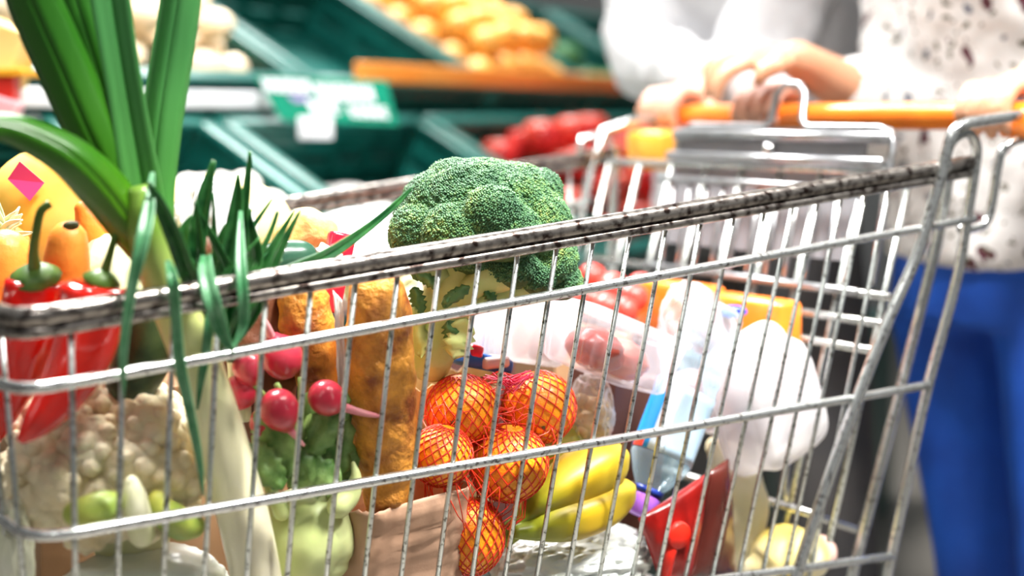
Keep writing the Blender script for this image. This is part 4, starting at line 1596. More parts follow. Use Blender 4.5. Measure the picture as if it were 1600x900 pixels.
quad_puff([(997, 810, .022), (1110, 736, .040), (1077, 906, .016), (1030, 906, .022)], M_pouch, 'front_panel', 0.010, o=2.)
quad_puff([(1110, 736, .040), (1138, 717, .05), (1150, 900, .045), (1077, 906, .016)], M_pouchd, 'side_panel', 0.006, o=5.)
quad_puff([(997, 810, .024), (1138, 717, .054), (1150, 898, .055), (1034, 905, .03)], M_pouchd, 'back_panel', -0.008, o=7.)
capc = V(1064, 838, .004)
cd = (Vector((0.5, -0.85, -0.05))).normalized()
cp = MB()
prof = [(0.0105, -0.020), (0.0118, -0.018), (0.0118, -0.001), (0.011, 0.0)]
cp.lathe(prof, capc, cd, 30)
for k in range(30):
    a = 2 * PI * k / 30
    x = cd.orthogonal().normalized()
    y = cd.cross(x)
    e_ = x * math.cos(a) + y * math.sin(a)
    cp.tube([capc - cd * 0.0175 + e_ * 0.0118, capc - cd * 0.0015 + e_ * 0.0118], 0.0005, 5)
cp.build('screw_cap', pm('bright_red_plastic', (0.80, 0.02, 0.008), None, rough=0.35), pou)
body([(1040, 905, .012, 7), (1046, 870, .01, 9), (1052, 850, .012, 9)], 8, 14).build('spout', pm('red_spout', (0.6, 0.02, 0.01), None, rough=0.3), pou)

# ---- pale cut vegetables and poultry at the back
M_cream = pm('cream_skin', (0.78, 0.70, 0.42), (0.88, 0.84, 0.66), 20, 0.45, bump=0.25, bscale=80, sss=0.15)
m = body([(1116, 702, .14, 16), (1140, 728, .135, 36), (1160, 780, .12, 40), (1160, 820, .108, 36), (1154, 862, .102, 32)], 26, 22,
         lambda p, i: p + Vector((1, 1, 1)) * 0.002 * fbm(p, 25, 2))
tag(m.build('daikon', M_cream), 'long cream coloured root behind the red pouch', 'root vegetable')
sq_ = empty('squash', V(1225, 930, .10))
tag(sq_, 'pale yellow squash with a pink end in the rear bottom corner', 'squash')
body([(1192, 888, .048, 28), (1206, 878, .046, 44), (1228, 870, .046, 48), (1258, 868, .046, 40)], 20, 24, lambda p, i: p + Vector((1, 1, 1)) * 0.002 * fbm(p, 22, 5)) \
    .build('flesh', pm('pale_yellow_skin', (0.90, 0.68, 0.14), (0.90, 0.84, 0.60), 14, 0.45, contrast=(0.4, 0.6)), sq_)
body([(1262, 872, .05, 28), (1280, 864, .05, 28)], 8, 18).build('end', pm('pink_skin', (0.80, 0.50, 0.42), None, rough=0.5), sq_)

# ---- red fruit punnet by the far side
M_tom = pm('tomato_skin', (0.62, 0.03, 0.03), (0.72, 0.09, 0.06), 14, 0.3)
pn = W(962, 455, 1.72)
for k, (x, y, z, r) in enumerate(((922, 470, 1.66, 26), (958, 452, 1.70, 28), (988, 465, 1.68, 26), (948, 480, 1.64, 24), (976, 485, 1.66, 22), (925, 432, 1.74, 22), (1000, 445, 1.74, 20))):
    c = W(x, y, z)
    tag(MB().ball(c, r / FPX * z, 3, (1, 1, .92)).build('tomato', M_tom), 'red tomato heaped in the far part of the cart beyond the clear tray', 'tomato', 'tomatoes by the far side of the cart')
cart_box(0.635, 0.345, zb(.635), 0.82, 0.10, 0.16, M_carton, 'cardboard carton under the tomatoes at the far side')
# ================================================================== produce display beside the aisle
SD = Vector((0.47, 0.883, 0)).normalized()       # along the display, away from the camera
ND = Vector((SD.y, -SD.x, 0))                    # out towards the aisle
F0 = Vector((-0.323, 2.50, 1.10))
SL = math.radians(30)
DN = (ND * math.cos(SL) - Vector((0, 0, 1)) * math.sin(SL))   # down the slope
UPN = (ND * math.sin(SL) + Vector((0, 0, 1)) * math.cos(SL))  # off the slope
M_crate = pm('green_crate', (0.004, 0.085, 0.070), (0.006, 0.115, 0.095), 10, 0.35)
M_crated = pm('dark_green_steel', (0.008, 0.055, 0.05), (0.012, 0.075, 0.065), 8, 0.4)
M_raill = pm('price_rail', (0.70, 0.72, 0.76), (0.76, 0.78, 0.8), 10, 0.3)
M_orail = pm('orange_rail', (0.95, 0.28, 0.03), (0.9, 0.34, 0.06), 6, 0.3)


def Fd(t, down=0.0, off=0.0, base=F0):
    return base + SD * t + DN * down + UPN * off


RC = Matrix((SD, -DN, UPN)).transposed()   # local x along display, y up the slope, z off it


def shaped_box(m, c, size, bevel=0.004):
    m.box(c, size, RC, bevel)


def crate(t0, t1, base, label, depth=0.46, h=0.13):
    """open slatted crate lying on the slope; its lower front edge at the given base line"""
    root = empty('produce_crate', Fd((t0 + t1) / 2, 0, -h, base))
    tag(root, label, 'crate', 'green crates of the produce display')
    w = t1 - t0
    tm = (t0 + t1) / 2
    q = MB()
    shaped_box(q, Fd(tm, -depth / 2, -h + 0.006, base), (w, depth, 0.012))
    q.build('base', M_crate, root)
    for tt in (t0 + 0.012, t1 - 0.012):
        q = MB()
        shaped_box(q, Fd(tt, -depth / 2, -h * 0.28, base), (0.014, depth, 0.05))
        shaped_box(q, Fd(tt, -depth / 2, -h * 0.72, base), (0.014, depth, 0.04))
        for k in range(5):
            shaped_box(q, Fd(tt, -depth * (0.04 + 0.23 * k), -h * 0.5, base), (0.014, 0.03, h))
        shaped_box(q, Fd(tt, -depth / 2, 0, base), (0.034, depth, 0.014))
        q.build('side_wall', M_crate, root)
    for dd in (-0.012, -depth + 0.012):
        q = MB()
        shaped_box(q, Fd(tm, dd, -h * 0.28, base), (w, 0.014, 0.05))
        shaped_box(q, Fd(tm, dd, -h * 0.72, base), (w, 0.014, 0.04))
        for k in range(6):
            shaped_box(q, Fd(t0 + w * (0.03 + 0.188 * k), dd, -h * 0.5, base), (0.03, 0.014, h))
        shaped_box(q, Fd(tm, dd, 0, base), (w, 0.03, 0.014))
        q.build('end_wall', M_crate, root)
    return root


LB = F0 + ND * 0.42 + Vector((0, 0, -0.285))       # front line of the lower tier
LB_ = Vector(LB)
TB = F0 - ND * 0.52 + Vector((0, 0, 0.33))        # third tier, up and back
crate(-0.66, -0.01, F0, 'nearest green crate of the upper row, filled with pale potatoes')
crate(0.01, 0.60, F0, 'empty green crate of the upper row above the green sign')
crate(0.63, 1.10, F0, 'green crate heaped with oranges above the orange rail')
crate(1.13, 1.60, F0, 'green crate of the upper row holding leafy greens, next to the oranges')
crate(1.63, 2.10, F0, 'farthest green crate of the upper row, beside the white sleeve')
crate(-0.62, -0.31, LB, 'green crate of the lower row showing right of the leek leaves')
crate(-0.28, 0.28, LB, 'green crate of the lower row lined with white paper')
crate(0.31, 0.88, LB, 'green crate of the lower row filled with red apples')
crate(0.91, 1.5, LB, 'green crate of the lower row behind the far end of the cart handle')

stand = empty('produce_stand', F0 + SD * 0.6 - ND * 0.4 - Vector((0, 0, 1.1)))
tag(stand, 'long stepped dark green produce stand along the aisle', 'produce stand')
RS_ = Matrix((SD, -ND, Vector((0, 0, 1)))).transposed()


def sbox(name, t, n, z, size, mat, bevel=0.004):
    """box in the stand: t along, n out from the upper front line, z absolute"""
    c = F0 + SD * t + ND * n
    c.z = z
    return MB().box(c, size, RS_, bevel).build(name, mat, stand, smooth=False)


LEN = 2.75
TM = 0.70
sbox('upper_support', TM, -0.30, 0.44, (LEN, 0.5, 0.87), M_crated)
sbox('lower_support', TM + 0.02, 0.22, 0.26, (LEN - 0.1, 0.42, 0.52), M_crated)
sbox('rear_support', TM, -0.80, 0.58, (LEN, 0.42, 1.16), M_crated)
sbox('back_panel', TM + 0.1, -1.06, 0.98, (LEN + 0.2, 0.04, 1.95), M_crated)
sbox('top_shelf', TM + 0.7, -0.92, 1.70, (LEN, 0.3, 0.04), pm('grey_steel', (0.28, 0.33, 0.36), None, rough=0.4))
sbox('price_rail', -0.40, 0.025, 1.072, (0.54, 0.012, 0.026), M_raill)
sbox('orange_rail', 1.0, 0.03, 1.122, (1.84, 0.014, 0.034), M_orail)
sbox('lower_rail', 0.4, 0.445, 0.745, (2.0, 0.012, 0.035), M_raill)
for t in (-0.6, 0.3, 1.2, 2.0):
    sbox('foot', t, -0.4, 0.02, (0.08, 0.9, 0.04), pm('dark_plinth', (0.03, 0.03, 0.03), None, rough=0.6))

# green sign with unreadable white lettering clipped to the rail
sg = empty('price_sign', Fd(0.04) + ND * 0.05 - Vector((0, 0, 0.05)))
tag(sg, 'green price sign with white lettering clipped under the empty upper crate', 'sign')
tl, tr, br_, bl = W(398, 118, 2.31), W(604, 126, 2.35), W(622, 196, 2.33), W(440, 188, 2.29)
M_sign = pm('sign_green', (0.0, 0.17, 0.10), (0.0, 0.20, 0.12), 5, 0.7, spec=0.15)


def on_sign(u, v, o=0.0):
    p = tl.lerp(tr, u).lerp(bl.lerp(br_, u), v)
    return p + Vector((0.1, -1, 0.1)).normalized() * o


solidify(MB().add([tl, tr, br_, bl], [(0, 1, 2, 3)]).build('panel', M_sign, sg, smooth=False), 0.004)
M_signw = pm('sign_white', (0.80, 0.80, 0.85), None, rough=0.7, spec=0.2)
rs = random.Random(21)


def letters(u0, u1, v0, v1, n):
    q = MB()
    for k in range(n):
        a = u0 + (u1 - u0) * k / n
        b = u0 + (u1 - u0) * (k + 0.80) / n
        pick = rs.choice('EHNBAU')
        st_ = 0.40 * (b - a)
        strokes = {'E': [(a, v0, a + st_, v1), (a, v0, b, v0 + .05), (a, (v0 + v1) / 2 - .025, b, (v0 + v1) / 2 + .025), (a, v1 - .05, b, v1)],
                   'H': [(a, v0, a + st_, v1), (b - st_, v0, b, v1), (a, (v0 + v1) / 2 - .025, b, (v0 + v1) / 2 + .025)],
                   'N': [(a, v0, a + st_, v1), (b - st_, v0, b, v1), (a, v0, b, v0 + .05)],
                   'B': [(a, v0, a + st_, v1), (b - st_, v0, b, v1), (a, v0, b, v0 + .05), (a, v1 - .05, b, v1)],
                   'A': [(a, v0, a + st_, v1), (b - st_, v0, b, v1), (a, v0, b, v0 + .05), (a, (v0 + v1) / 2, b, (v0 + v1) / 2 + .05)],
                   'U': [(a, v0, a + st_, v1), (b - st_, v0, b, v1), (a, v1 - .05, b, v1)]}[pick]
        for (p0, q0, p1, q1) in strokes:
            q.add([on_sign(p0, q0, .004), on_sign(p1, q0, .004), on_sign(p1, q1, .004), on_sign(p0, q1, .004)], [(0, 1, 2, 3)])
    return q.build('lettering', M_signw, sg, smooth=False)


letters(0.03, 0.40, 0.06, 0.36, 6)
letters(0.42, 0.88, 0.14, 0.50, 6)
letters(0.30, 0.56, 0.52, 0.80, 3)
letters(0.62, 0.95, 0.60, 0.86, 5)
q = MB().add([on_sign(.16, .42, .004), on_sign(.33, .42, .004), on_sign(.33, .58, .004), on_sign(.19, .58, .004)], [(0, 1, 2, 3)])
q.build('purple_bar', pm('sign_purple', (0.10, 0.08, 0.25), None, rough=0.4), sg, smooth=False)
tagp = MB().box(W(493, 200, 2.285), (0.052, 0.003, 0.034), None, 0.001)
tag(tagp.build('price_tag', M_signw), 'small white price tag hanging below the green sign', 'price tag')

# ---- produce in the crates
M_oran = pm('orange_fruit', (0.95, 0.42, 0.06), (1.0, 0.58, 0.14), 6, 0.45)
M_pot = pm('pale_potato', (0.85, 0.66, 0.42), (0.92, 0.80, 0.62), 8, 0.6)
M_apple = pm('red_apple', (0.62, 0.03, 0.03), (0.75, 0.25, 0.10), 9, 0.3, contrast=(0.45, 0.75))
M_astem = pm('apple_stem', (0.12, 0.07, 0.03), None, rough=0.7)


def proto_orange():
    o = tag(MB().ball((0, 0, 0.036), 0.036, 3, (1, 1, 0.96)).build('orange', M_oran, origin=(0, 0, 0)), 'x', 'orange')
    return o


def heap(proto, t0, t1, base, rows, depth, r, label, group, jit, peak, seed, rng=(0, 1), zoff=0.0, flip=True):
    rs = random.Random(seed)
    first = True
    nt = max(1, int((t1 - t0) / (2 * r)))
    nd = max(1, int((depth * (rng[1] - rng[0])) / (2 * r)))
    for L in range(rows):
        for i in range(nt - L):
            for j in range(nd - L):
                t = t0 + r + (t1 - t0 - 2 * r) * (i + 0.5 * L) / max(1, nt - 1) + rs.uniform(-jit, jit)
                dd = -(depth * rng[0] + r + (depth * (rng[1] - rng[0]) - 2 * r) * (j + 0.5 * L) / max(1, nd - 1)) + rs.uniform(-jit, jit)
                z = zoff + L * r * 1.5 + peak * math.sin(PI * (i + 0.5) / nt)
                p = Fd(t, dd, z, base)
                if first:
                    o = proto
                    first = False
                    o['label'], o['group'] = label, group
                    o.location = p
                    o.rotation_euler = (0, 0, rs.uniform(0, 6))
                else:
                    o = dup(proto, p, None, rs.uniform(0, 6), rs.uniform(0.92, 1.04))


po = proto_orange()
heap(po, 0.67, 1.06, F0, 2, 0.42, 0.037, 'orange heaped in the upper green crate above the orange rail', 'oranges above the orange rail', .006, 0.03, 3, (0.09, 1.0), zoff=-0.055)
pp_ = tag(MB().ball((0, 0, 0.03), 0.03, 3, (1.3, 1, 0.9), disp=lambda p: .08 * fbm(p, 2, 1)).build('potato', M_pot, origin=(0, 0, 0)), 'x', 'potato')
heap(pp_, -0.62, -0.05, F0, 2, 0.44, 0.036, 'pale potato in the nearest crate of the upper row', 'potatoes in the upper row', .006, 0.02, 5, (0.1, 0.92), zoff=-0.06)


def proto_apple():
    root = empty('apple', (0, 0, 0))
    tag(root, 'x', 'apple')
    q = MB()
    prof = []
    for i in range(20):
        a = -PI / 2 + PI * i / 19
        rr = 0.038 * math.cos(a) * (1 + 0.06 * math.sin(a))
        h = 0.034 * math.sin(a) + 0.036
        if i > 15:
            h -= 0.0035 * (i - 15)
        prof.append((max(rr, 0.0003), h))
    q.lathe(prof, (0, 0, 0), (0, 0, 1), 20)
    q.build('flesh', M_apple, root)
    MB().tube([(0, 0, 0.055), (0.002, 0, 0.068), (0.005, 0, 0.078)], 0.0015, 6).build('stem', M_astem, root)
    return root


heap(proto_apple(), 0.45, 0.845, LB, 2, 0.46, 0.041, 'red apple heaped in the lower green crate left of the far end of the cart', 'red apples in the lower row', .006, 0.03, 6, (0.1, 0.88), zoff=-0.075)
pr = tag(MB().ball((0, 0, 0.038), 0.038, 3, (1, 1, 0.95)).build('tomato', M_tom, origin=(0, 0, 0)), 'x', 'tomato')
heap(pr, 0.955, 1.45, LB, 1, 0.44, 0.042, 'red tomato in the lower crate seen through the far side of the cart', 'tomatoes in the lower row', .006, 0.02, 7, (0.07, 0.95), zoff=-0.07)
# white paper over the middle lower crate, a few pale packs right of it
q = MB()
vs, fs = [], []
NN = 20
for j in range(NN + 1):
    for i in range(NN + 1):
        p = Fd(-0.26 + 0.30 * i / NN, -0.03 - 0.34 * j / NN, -0.075, LB)
        vs.append(p + UPN * 0.012 * crumple((i * 0.15, j * 0.15, 0), 1.2, 3) + UPN * 0.03 * math.sin(PI * j / NN) * math.sin(PI * i / NN))
for j in range(NN):
    for i in range(NN):
        k = j * (NN + 1) + i
        fs.append((k, k + 1, k + NN + 2, k + NN + 1))
o = q.add(vs, fs).build('paper_liner', M_paper)
tag(solidify(o, 0.002), 'white paper liner spread over the lower green crate', 'paper')
q = MB()
for i, tt in enumerate((-0.545, -0.43)):
    b_ = empty('mushroom_punnet', Fd(tt, -0.1, -0.05, LB))
    tag(b_, ['white punnet in the lower crate behind the leek leaves, nearest one', 'white punnet in the lower crate just right of the leek leaves'][i], 'punnet')
    MB().box(Fd(tt + 0.01, -0.22, -0.05, LB), (0.10, 0.24, 0.07), RC, 0.006).build('tray', M_paper, b_, smooth=False)
    for k in range(8):
        MB().ball(Fd(tt - 0.015 + 0.05 * (k % 2), -0.14 - 0.05 * (k // 2), -0.005, LB), 0.024, 2, (1, 1, .8)).build('mushroom', pm('white_mushroom', (0.86, 0.83, 0.78), None, rough=0.6), b_)
# top row: greens and pale boxes
M_green = pm('leafy_green', (0.02, 0.12, 0.04), (0.10, 0.22, 0.08), 14, 0.5)
rs = random.Random(31)
for k in range(6):
    c = Fd(1.23 + 0.13 * (k % 3), -0.14 - 0.15 * (k // 3), -0.06, F0)
    tag(MB().ball(c, 1, 4, (0.05, 0.05, 0.042), disp=lambda p, k=k: .2 * crumple(p, 2.4, k)).build('lettuce', M_green), 'leafy green head in the upper crate beyond the oranges', 'lettuce', 'greens beyond the oranges')
# yellow and red goods at the left picture edge, on the upper row's near end
yb = empty('yellow_crate', W(2, 130, 1.86))
tag(yb, 'yellow box at the left edge behind the leek leaves', 'box')
MB().box(W(-12, 78, 1.84), (0.085, 0.08, 0.072), Matrix.Rotation(0.35, 3, 'Y'), 0.004).build('carton', pm('yellow_carton', (0.98, 0.60, 0.12), (0.98, 0.72, 0.30), 6, 0.5), yb, smooth=False)
MB().box(W(-8, 114, 1.822), (0.09, 0.085, 0.01), None, 0.002).build('edge', pm('amber_card', (0.9, 0.42, 0.02), None, rough=0.5), yb, smooth=False)
rb_ = empty('red_packet', W(5, 185, 1.78))
tag(rb_, 'red and pink packet under the yellow box at the left edge', 'packet')
MB().box(W(4, 142, 1.80), (0.035, 0.03, 0.038), None, 0.004).build('wrapper', pm('red_wrap', (0.6, 0.03, 0.02), None, rough=0.3), rb_, smooth=False)
MB().box(W(8, 170, 1.79), (0.036, 0.03, 0.026), Matrix.Rotation(0.3, 3, 'Y'), 0.004).build('label', pm('pink_wrap', (0.9, 0.5, 0.55), None, rough=0.3), rb_, smooth=False)
# ================================================================== the two shoppers behind the handle
M_skin = pm('skin', (0.56, 0.27, 0.15), (0.64, 0.34, 0.21), 20, 0.45, sss=0.2, bump=0.08)
M_skin2 = pm('skin_fair', (0.58, 0.30, 0.20), (0.66, 0.37, 0.27), 20, 0.45, sss=0.2, bump=0.08)
M_shirt = pm('white_shirt', (0.54, 0.54, 0.56), (0.60, 0.60, 0.62), 6, 0.8, bump=0.15, bscale=20)
M_trous = pm('dark_trousers', (0.06, 0.06, 0.065), (0.09, 0.085, 0.085), 10, 0.8)
M_hair = pm('brown_hair', (0.06, 0.03, 0.015), (0.12, 0.06, 0.03), 40, 0.5)
M_shoe = pm('shoe_leather', (0.05, 0.04, 0.035), None, rough=0.5)
M_jean = pm('blue_denim', (0.003, 0.05, 0.33), (0.006, 0.085, 0.50), 9, 0.75, bump=0.12, bscale=40)

# floral cloth: small dark blossoms and leaves on white
M_floral = bpy.data.materials.new('floral_cloth')
M_floral.use_nodes = True
nt = M_floral.node_tree
bs = nt.nodes['Principled BSDF']
bs.inputs['Roughness'].default_value = 0.75
tc = nt.nodes.new('ShaderNodeTexCoord')
nz = nt.nodes.new('ShaderNodeTexNoise')
nz.inputs['Scale'].default_value = 30
mixv = nt.nodes.new('ShaderNodeMixRGB')
mixv.inputs['Fac'].default_value = 0.05
prev = (0.68, 0.67, 0.66, 1)
nt.links.new(tc.outputs['Object'], mixv.inputs['Color1'])
nt.links.new(tc.outputs['Object'], nz.inputs['Vector'])
nt.links.new(nz.outputs['Color'], mixv.inputs['Color2'])
last = None
for sc_, th, colr, dens in ((24, 0.27, (0.08, 0.012, 0.025, 1), 0.5), (36, 0.25, (0.06, 0.08, 0.14, 1), 0.5), (75, 0.30, (0.08, 0.07, 0.04, 1), 0.5)):
    vo = nt.nodes.new('ShaderNodeTexVoronoi')
    vo.inputs['Scale'].default_value = sc_
    lt = nt.nodes.new('ShaderNodeMath')
    lt.operation = 'LESS_THAN'
    lt.inputs[1].default_value = th
    sx = nt.nodes.new('ShaderNodeSeparateColor')
    g2 = nt.nodes.new('ShaderNodeMath')
    g2.operation = 'GREATER_THAN'
    g2.inputs[1].default_value = dens
    ml = nt.nodes.new('ShaderNodeMath')
    ml.operation = 'MULTIPLY'
    mx = nt.nodes.new('ShaderNodeMixRGB')
    mx.inputs['Color2'].default_value = colr
    if last is None:
        mx.inputs['Color1'].default_value = prev
    else:
        nt.links.new(last.outputs['Color'], mx.inputs['Color1'])
    nt.links.new(mixv.outputs['Color'], vo.inputs['Vector'])
    nt.links.new(vo.outputs['Distance'], lt.inputs[0])
    nt.links.new(vo.outputs['Color'], sx.inputs['Color'])
    nt.links.new(sx.outputs['Red'], g2.inputs[0])
    nt.links.new(lt.outputs['Value'], ml.inputs[0])
    nt.links.new(g2.outputs['Value'], ml.inputs[1])
    nt.links.new(ml.outputs['Value'], mx.inputs['Fac'])
    last = mx
nt.links.new(last.outputs['Color'], bs.inputs['Base Color'])


def limb(m, pts, n=14, flat=1.0):
    """tapered limb with rounded ends through (point, radius)"""
    q = spline([(*p, r) for p, r in pts], max(8, 6 * (len(pts) - 1)))
    P_ = [Vector(x[:3]) for x in q]
    R_ = [max(0.002, x[3]) for x in q]
    m.tube(P_, R_, n, flat=flat)
    m.ball(P_[0], R_[0] * 0.99, 2)
    m.ball(P_[-1], R_[-1] * 0.99, 2)


def torso(m, levels, F, n=28):
    """levels: (centre, half width across, half depth)"""
    side = Vector((-F.y, F.x, 0)).normalized()
    q = spline([(*c, a, b) for c, a, b in levels], 22)
    vs, fs = [], []
    for x in q:
        c = Vector(x[:3])
        for k in range(n):
            an = 2 * PI * k / n
            vs.append(c + side * math.cos(an) * x[3] + F * math.sin(an) * x[4])
    for i in range(len(q) - 1):
        for k in range(n):
            k2 = (k + 1) % n
            fs.append((i * n + k, i * n + k2, (i + 1) * n + k2, (i + 1) * n + k))
    fs.append(tuple(range(n - 1, -1, -1)))
    fs.append(tuple((len(q) - 1) * n + k for k in range(n)))
    m.add(vs, fs)


def skin_up(o, vox, it=4):
    md = o.modifiers.new('remesh', 'REMESH')
    md.mode = 'VOXEL'
    md.voxel_size = vox
    md.use_smooth_shade = True
    s = o.modifiers.new('smooth', 'SMOOTH')
    s.iterations = it
    s.factor = 0.5
    return o


def hand(m, wrist, palm, fingers, thumb, rw=0.024):
    """palm slab from wrist to knuckles with four finger chains and a thumb"""
    wrist, palm = Vector(wrist), Vector(palm)
    kn = [Vector(f[0]) for f in fingers]
    for i, k in enumerate(kn):
        limb(m, [(wrist.lerp(k, 0.02), rw * 0.62), (wrist.lerp(k, 0.5), 0.0135), (k, 0.0105)], 10)
    for i in range(3):
        limb(m, [(wrist.lerp(kn[i], 0.4), 0.012), (wrist.lerp(kn[i + 1], 0.7), 0.012), (kn[i].lerp(kn[i + 1], 0.5), 0.0105)], 10)
    for i, f in enumerate(fingers):
        r0 = (0.0092, 0.0096, 0.0092, 0.0078)[i]
        pts = [(Vector(p), r0 * (1, 0.97, 0.9, 0.72)[j]) for j, p in enumerate(f)]
        limb(m, pts, 10)
    limb(m, [(wrist.lerp(palm, 0.3), 0.014), (Vector(thumb[0]), 0.0125), (Vector(thumb[1]), 0.0105), (Vector(thumb[2]), 0.0085)], 10)


def head(m, c, F):
    c = Vector(c)
    side = Vector((-F.y, F.x, 0))
    up = Vector((0, 0, 1))
    rot = Matrix((side, F, up)).transposed()
    m.ball(c + up * 0.02, 0.1, 3, (0.74, 0.92, 1.0), rot)
    m.ball(c - up * 0.045 + F * 0.022, 0.068, 3, (0.82, 0.95, 1.0), rot)
    limb(m, [(c + F * 0.088 + up * 0.012, 0.009), (c + F * 0.108 - up * 0.018, 0.013)], 8)
    for s in (-1, 1):
        m.ball(c + side * 0.074 * s - up * 0.005, 0.026, 2, (0.35, 0.7, 1.1), rot)
        m.ball(c + F * 0.082 + side * 0.03 * s + up * 0.02, 0.016, 2, (1, .6, .5), rot)
    m.ball(c + F * 0.088 - up * 0.055, 0.018, 2, (1.3, .6, .35), rot)


F = Vector((-TX, -TY, 0)).normalized()     # both look along the cart
SIDE = Vector((-TY, TX, 0))                # towards the far end of the handle


def onh(px, up=0.0, fwd=0.0):
    """point on the handle line at a picture column"""
    a = (px - 800) / FPX
    v = (HN.x - a * HN.y) / (a * HD.y - HD.x)
    return H(v, fwd, up)


def grip(m, px, wrist, sign, n=4, back=0.0, sp=0.019, rw=0.024):
    """four fingers over the top of the handle, tips in front of it, thumb beneath"""
    c = onh(px)
    fingers = []
    for i in range(n):
        o_ = HD * sp * (i - 1.5) * sign
        b = c + o_
        ext = (0.0, 0.004, 0.002, -0.006)[i]
        fingers.append([b + HU * 0.024 + Vector((0, 0, 0.026)), b - HU * 0.004 + Vector((0, 0, 0.030)), b - HU * (0.023) + Vector((0, 0, 0.006)), b - HU * 0.018 - Vector((0, 0, 0.016 + ext))])
    th = c - HD * sp * 2.4 * sign
    hand(m, wrist, c + HU * 0.03 + Vector((0, 0, 0.02)), fingers, [th + HU * 0.03 + Vector((0, 0, 0.005)), th + HU * 0.018 - Vector((0, 0, 0.012)), th - HU * 0.004 - Vector((0, 0, 0.02)) + HD * sp * sign], rw)


# ---------------- woman, right
woman = empty('person', (0.64, 1.95, 0))
tag(woman, 'person in a floral blouse and blue jeans gripping the near end of the handle', 'person')
wc = Vector((0.63, 1.945, 0))
shR = wc + SIDE * 0.165 + Vector((0, 0, 1.33))
shL = wc - SIDE * 0.165 + Vector((0, 0, 1.33))
elR = Vector((0.505, 2.01, 1.045))
wrR = W(1243, 92, 1.86)
elL = Vector((0.735, 1.78, 1.08))
gl = onh(1556)
wrL = gl + HU * 0.075 + Vector((0, 0, 0.045))
m = MB()
head(m, wc + F * 0.03 + Vector((0, 0, 1.56)), F)
limb(m, [(wc + Vector((0, 0, 1.33)), .055), (wc + F * 0.01 + Vector((0, 0, 1.47)), .048)])
torso(m, [(wc + Vector((0, 0, .86)), .15, .10), (wc + Vector((0, 0, 1.05)), .115, .085), (wc + Vector((0, 0, 1.25)), .14, .095), (wc + Vector((0, 0, 1.36)), .12, .06)], F)
limb(m, [(shR, .045), (elR, .036), (elR.lerp(wrR, .35), .037), (wrR, .0235)])
limb(m, [(shL, .045), (elL, .036), (elL.lerp(wrL, .35), .036), (wrL, .0235)])
# right hand reaching over: fingers drooping towards the handle
kn0 = W(1170, 84, 1.87)
fing = []
for i, (k, a, b, t) in enumerate((((1172, 98, 1.845), (1142, 112, 1.84), (1124, 134, 1.84), (1120, 156, 1.842)), ((1166, 88, 1.86), (1132, 94, 1.857), (1110, 118, 1.857), (1107, 148, 1.857)),
                                  ((1164, 80, 1.88), (1130, 84, 1.88), (1108, 106, 1.88), (1106, 132, 1.88)), ((1166, 76, 1.90), (1138, 82, 1.90), (1122, 98, 1.90), (1118, 118, 1.90)))):
    fing.append([W(*k), W(*a), W(*b), W(*t)])
hand(m, wrR, kn0, fing, [W(1218, 100, 1.835), W(1196, 112, 1.828), W(1184, 126, 1.828)])
grip(m, 1556, wrL, 1)
hipR, hipL = wc + SIDE * .085 + Vector((0, 0, .86)), wc - SIDE * .085 + Vector((0, 0, .86))
kR, kL = Vector((0.605, 1.99, .48)), Vector((0.650, 1.78, .48))
fR, fL = Vector((0.655, 2.05, .06)), Vector((0.70, 1.83, .06))
for h_, k_, f_ in ((hipR, kR, fR), (hipL, kL, fL)):
    limb(m, [(h_, .07), (k_, .048), (f_, .035)])
    limb(m, [(f_ - Vector((0, 0, .03)), .03), (f_ + F * 0.16 - Vector((0, 0, .035)), .024)])
skin_up(m.build('body', M_skin, woman), 0.0045, 3)
m = MB()
torso(m, [(wc + Vector((0, 0, .865)), .172, .128), (wc + Vector((0, 0, .95)), .165, .122), (wc + Vector((0, 0, 1.1)), .145, .112), (wc + Vector((0, 0, 1.25)), .158, .118), (wc + Vector((0, 0, 1.385)), .12, .07)], F)
limb(m, [(shR, .062), (elR, .056), (elR.lerp(wrR, .30), .053), (elR.lerp(wrR, .44), .05)])
limb(m, [(shL, .062), (elL, .056), (elL.lerp(wrL, .5), .048), (elL.lerp(wrL, .72), .044)])
bl = skin_up(m.build('blouse', M_floral, woman), 0.008, 5)
tx_ = bpy.data.textures.new('folds', 'CLOUDS')
tx_.noise_scale = 0.07
dm = bl.modifiers.new('folds', 'DISPLACE')
dm.texture = tx_
dm.strength = 0.02
m = MB()
torso(m, [(wc + Vector((0, 0, .79)), .16, .115), (wc + Vector((0, 0, .86)), .165, .118), (wc + Vector((0, 0, .93)), .15, .11)], F)
for h_, k_, f_ in ((hipR, kR, fR), (hipL, kL, fL)):
    limb(m, [(h_ - Vector((0, 0, .04)), .088), (h_.lerp(k_, .5), .078), (k_, .058), (k_.lerp(f_, .4), .056), (f_, .044)])
jn = skin_up(m.build('jeans', M_jean, woman), 0.008, 5)
m = MB()
for f_ in (fR, fL):
    limb(m, [(f_ - Vector((0, 0, .022)), .040), (f_ + F * 0.08 - Vector((0, 0, .022)), .040), (f_ + F * 0.17 - Vector((0, 0, .03)), .032)])
skin_up(m.build('shoes', M_shoe, woman), 0.007, 3)
m = MB()
hc = wc + F * 0.03 + Vector((0, 0, 1.56))
m.ball(hc + Vector((0, 0, .035)) - F * 0.02, .108, 3, (0.95, 0.95, 1))
limb(m, [(hc - F * 0.05 + Vector((0, 0, .03)), .07), (hc - F * 0.10 - Vector((0, 0, .12)), .05), (hc - F * 0.10 - Vector((0, 0, .22)), .025)])
skin_up(m.build('hair', M_hair, woman), 0.007, 3)

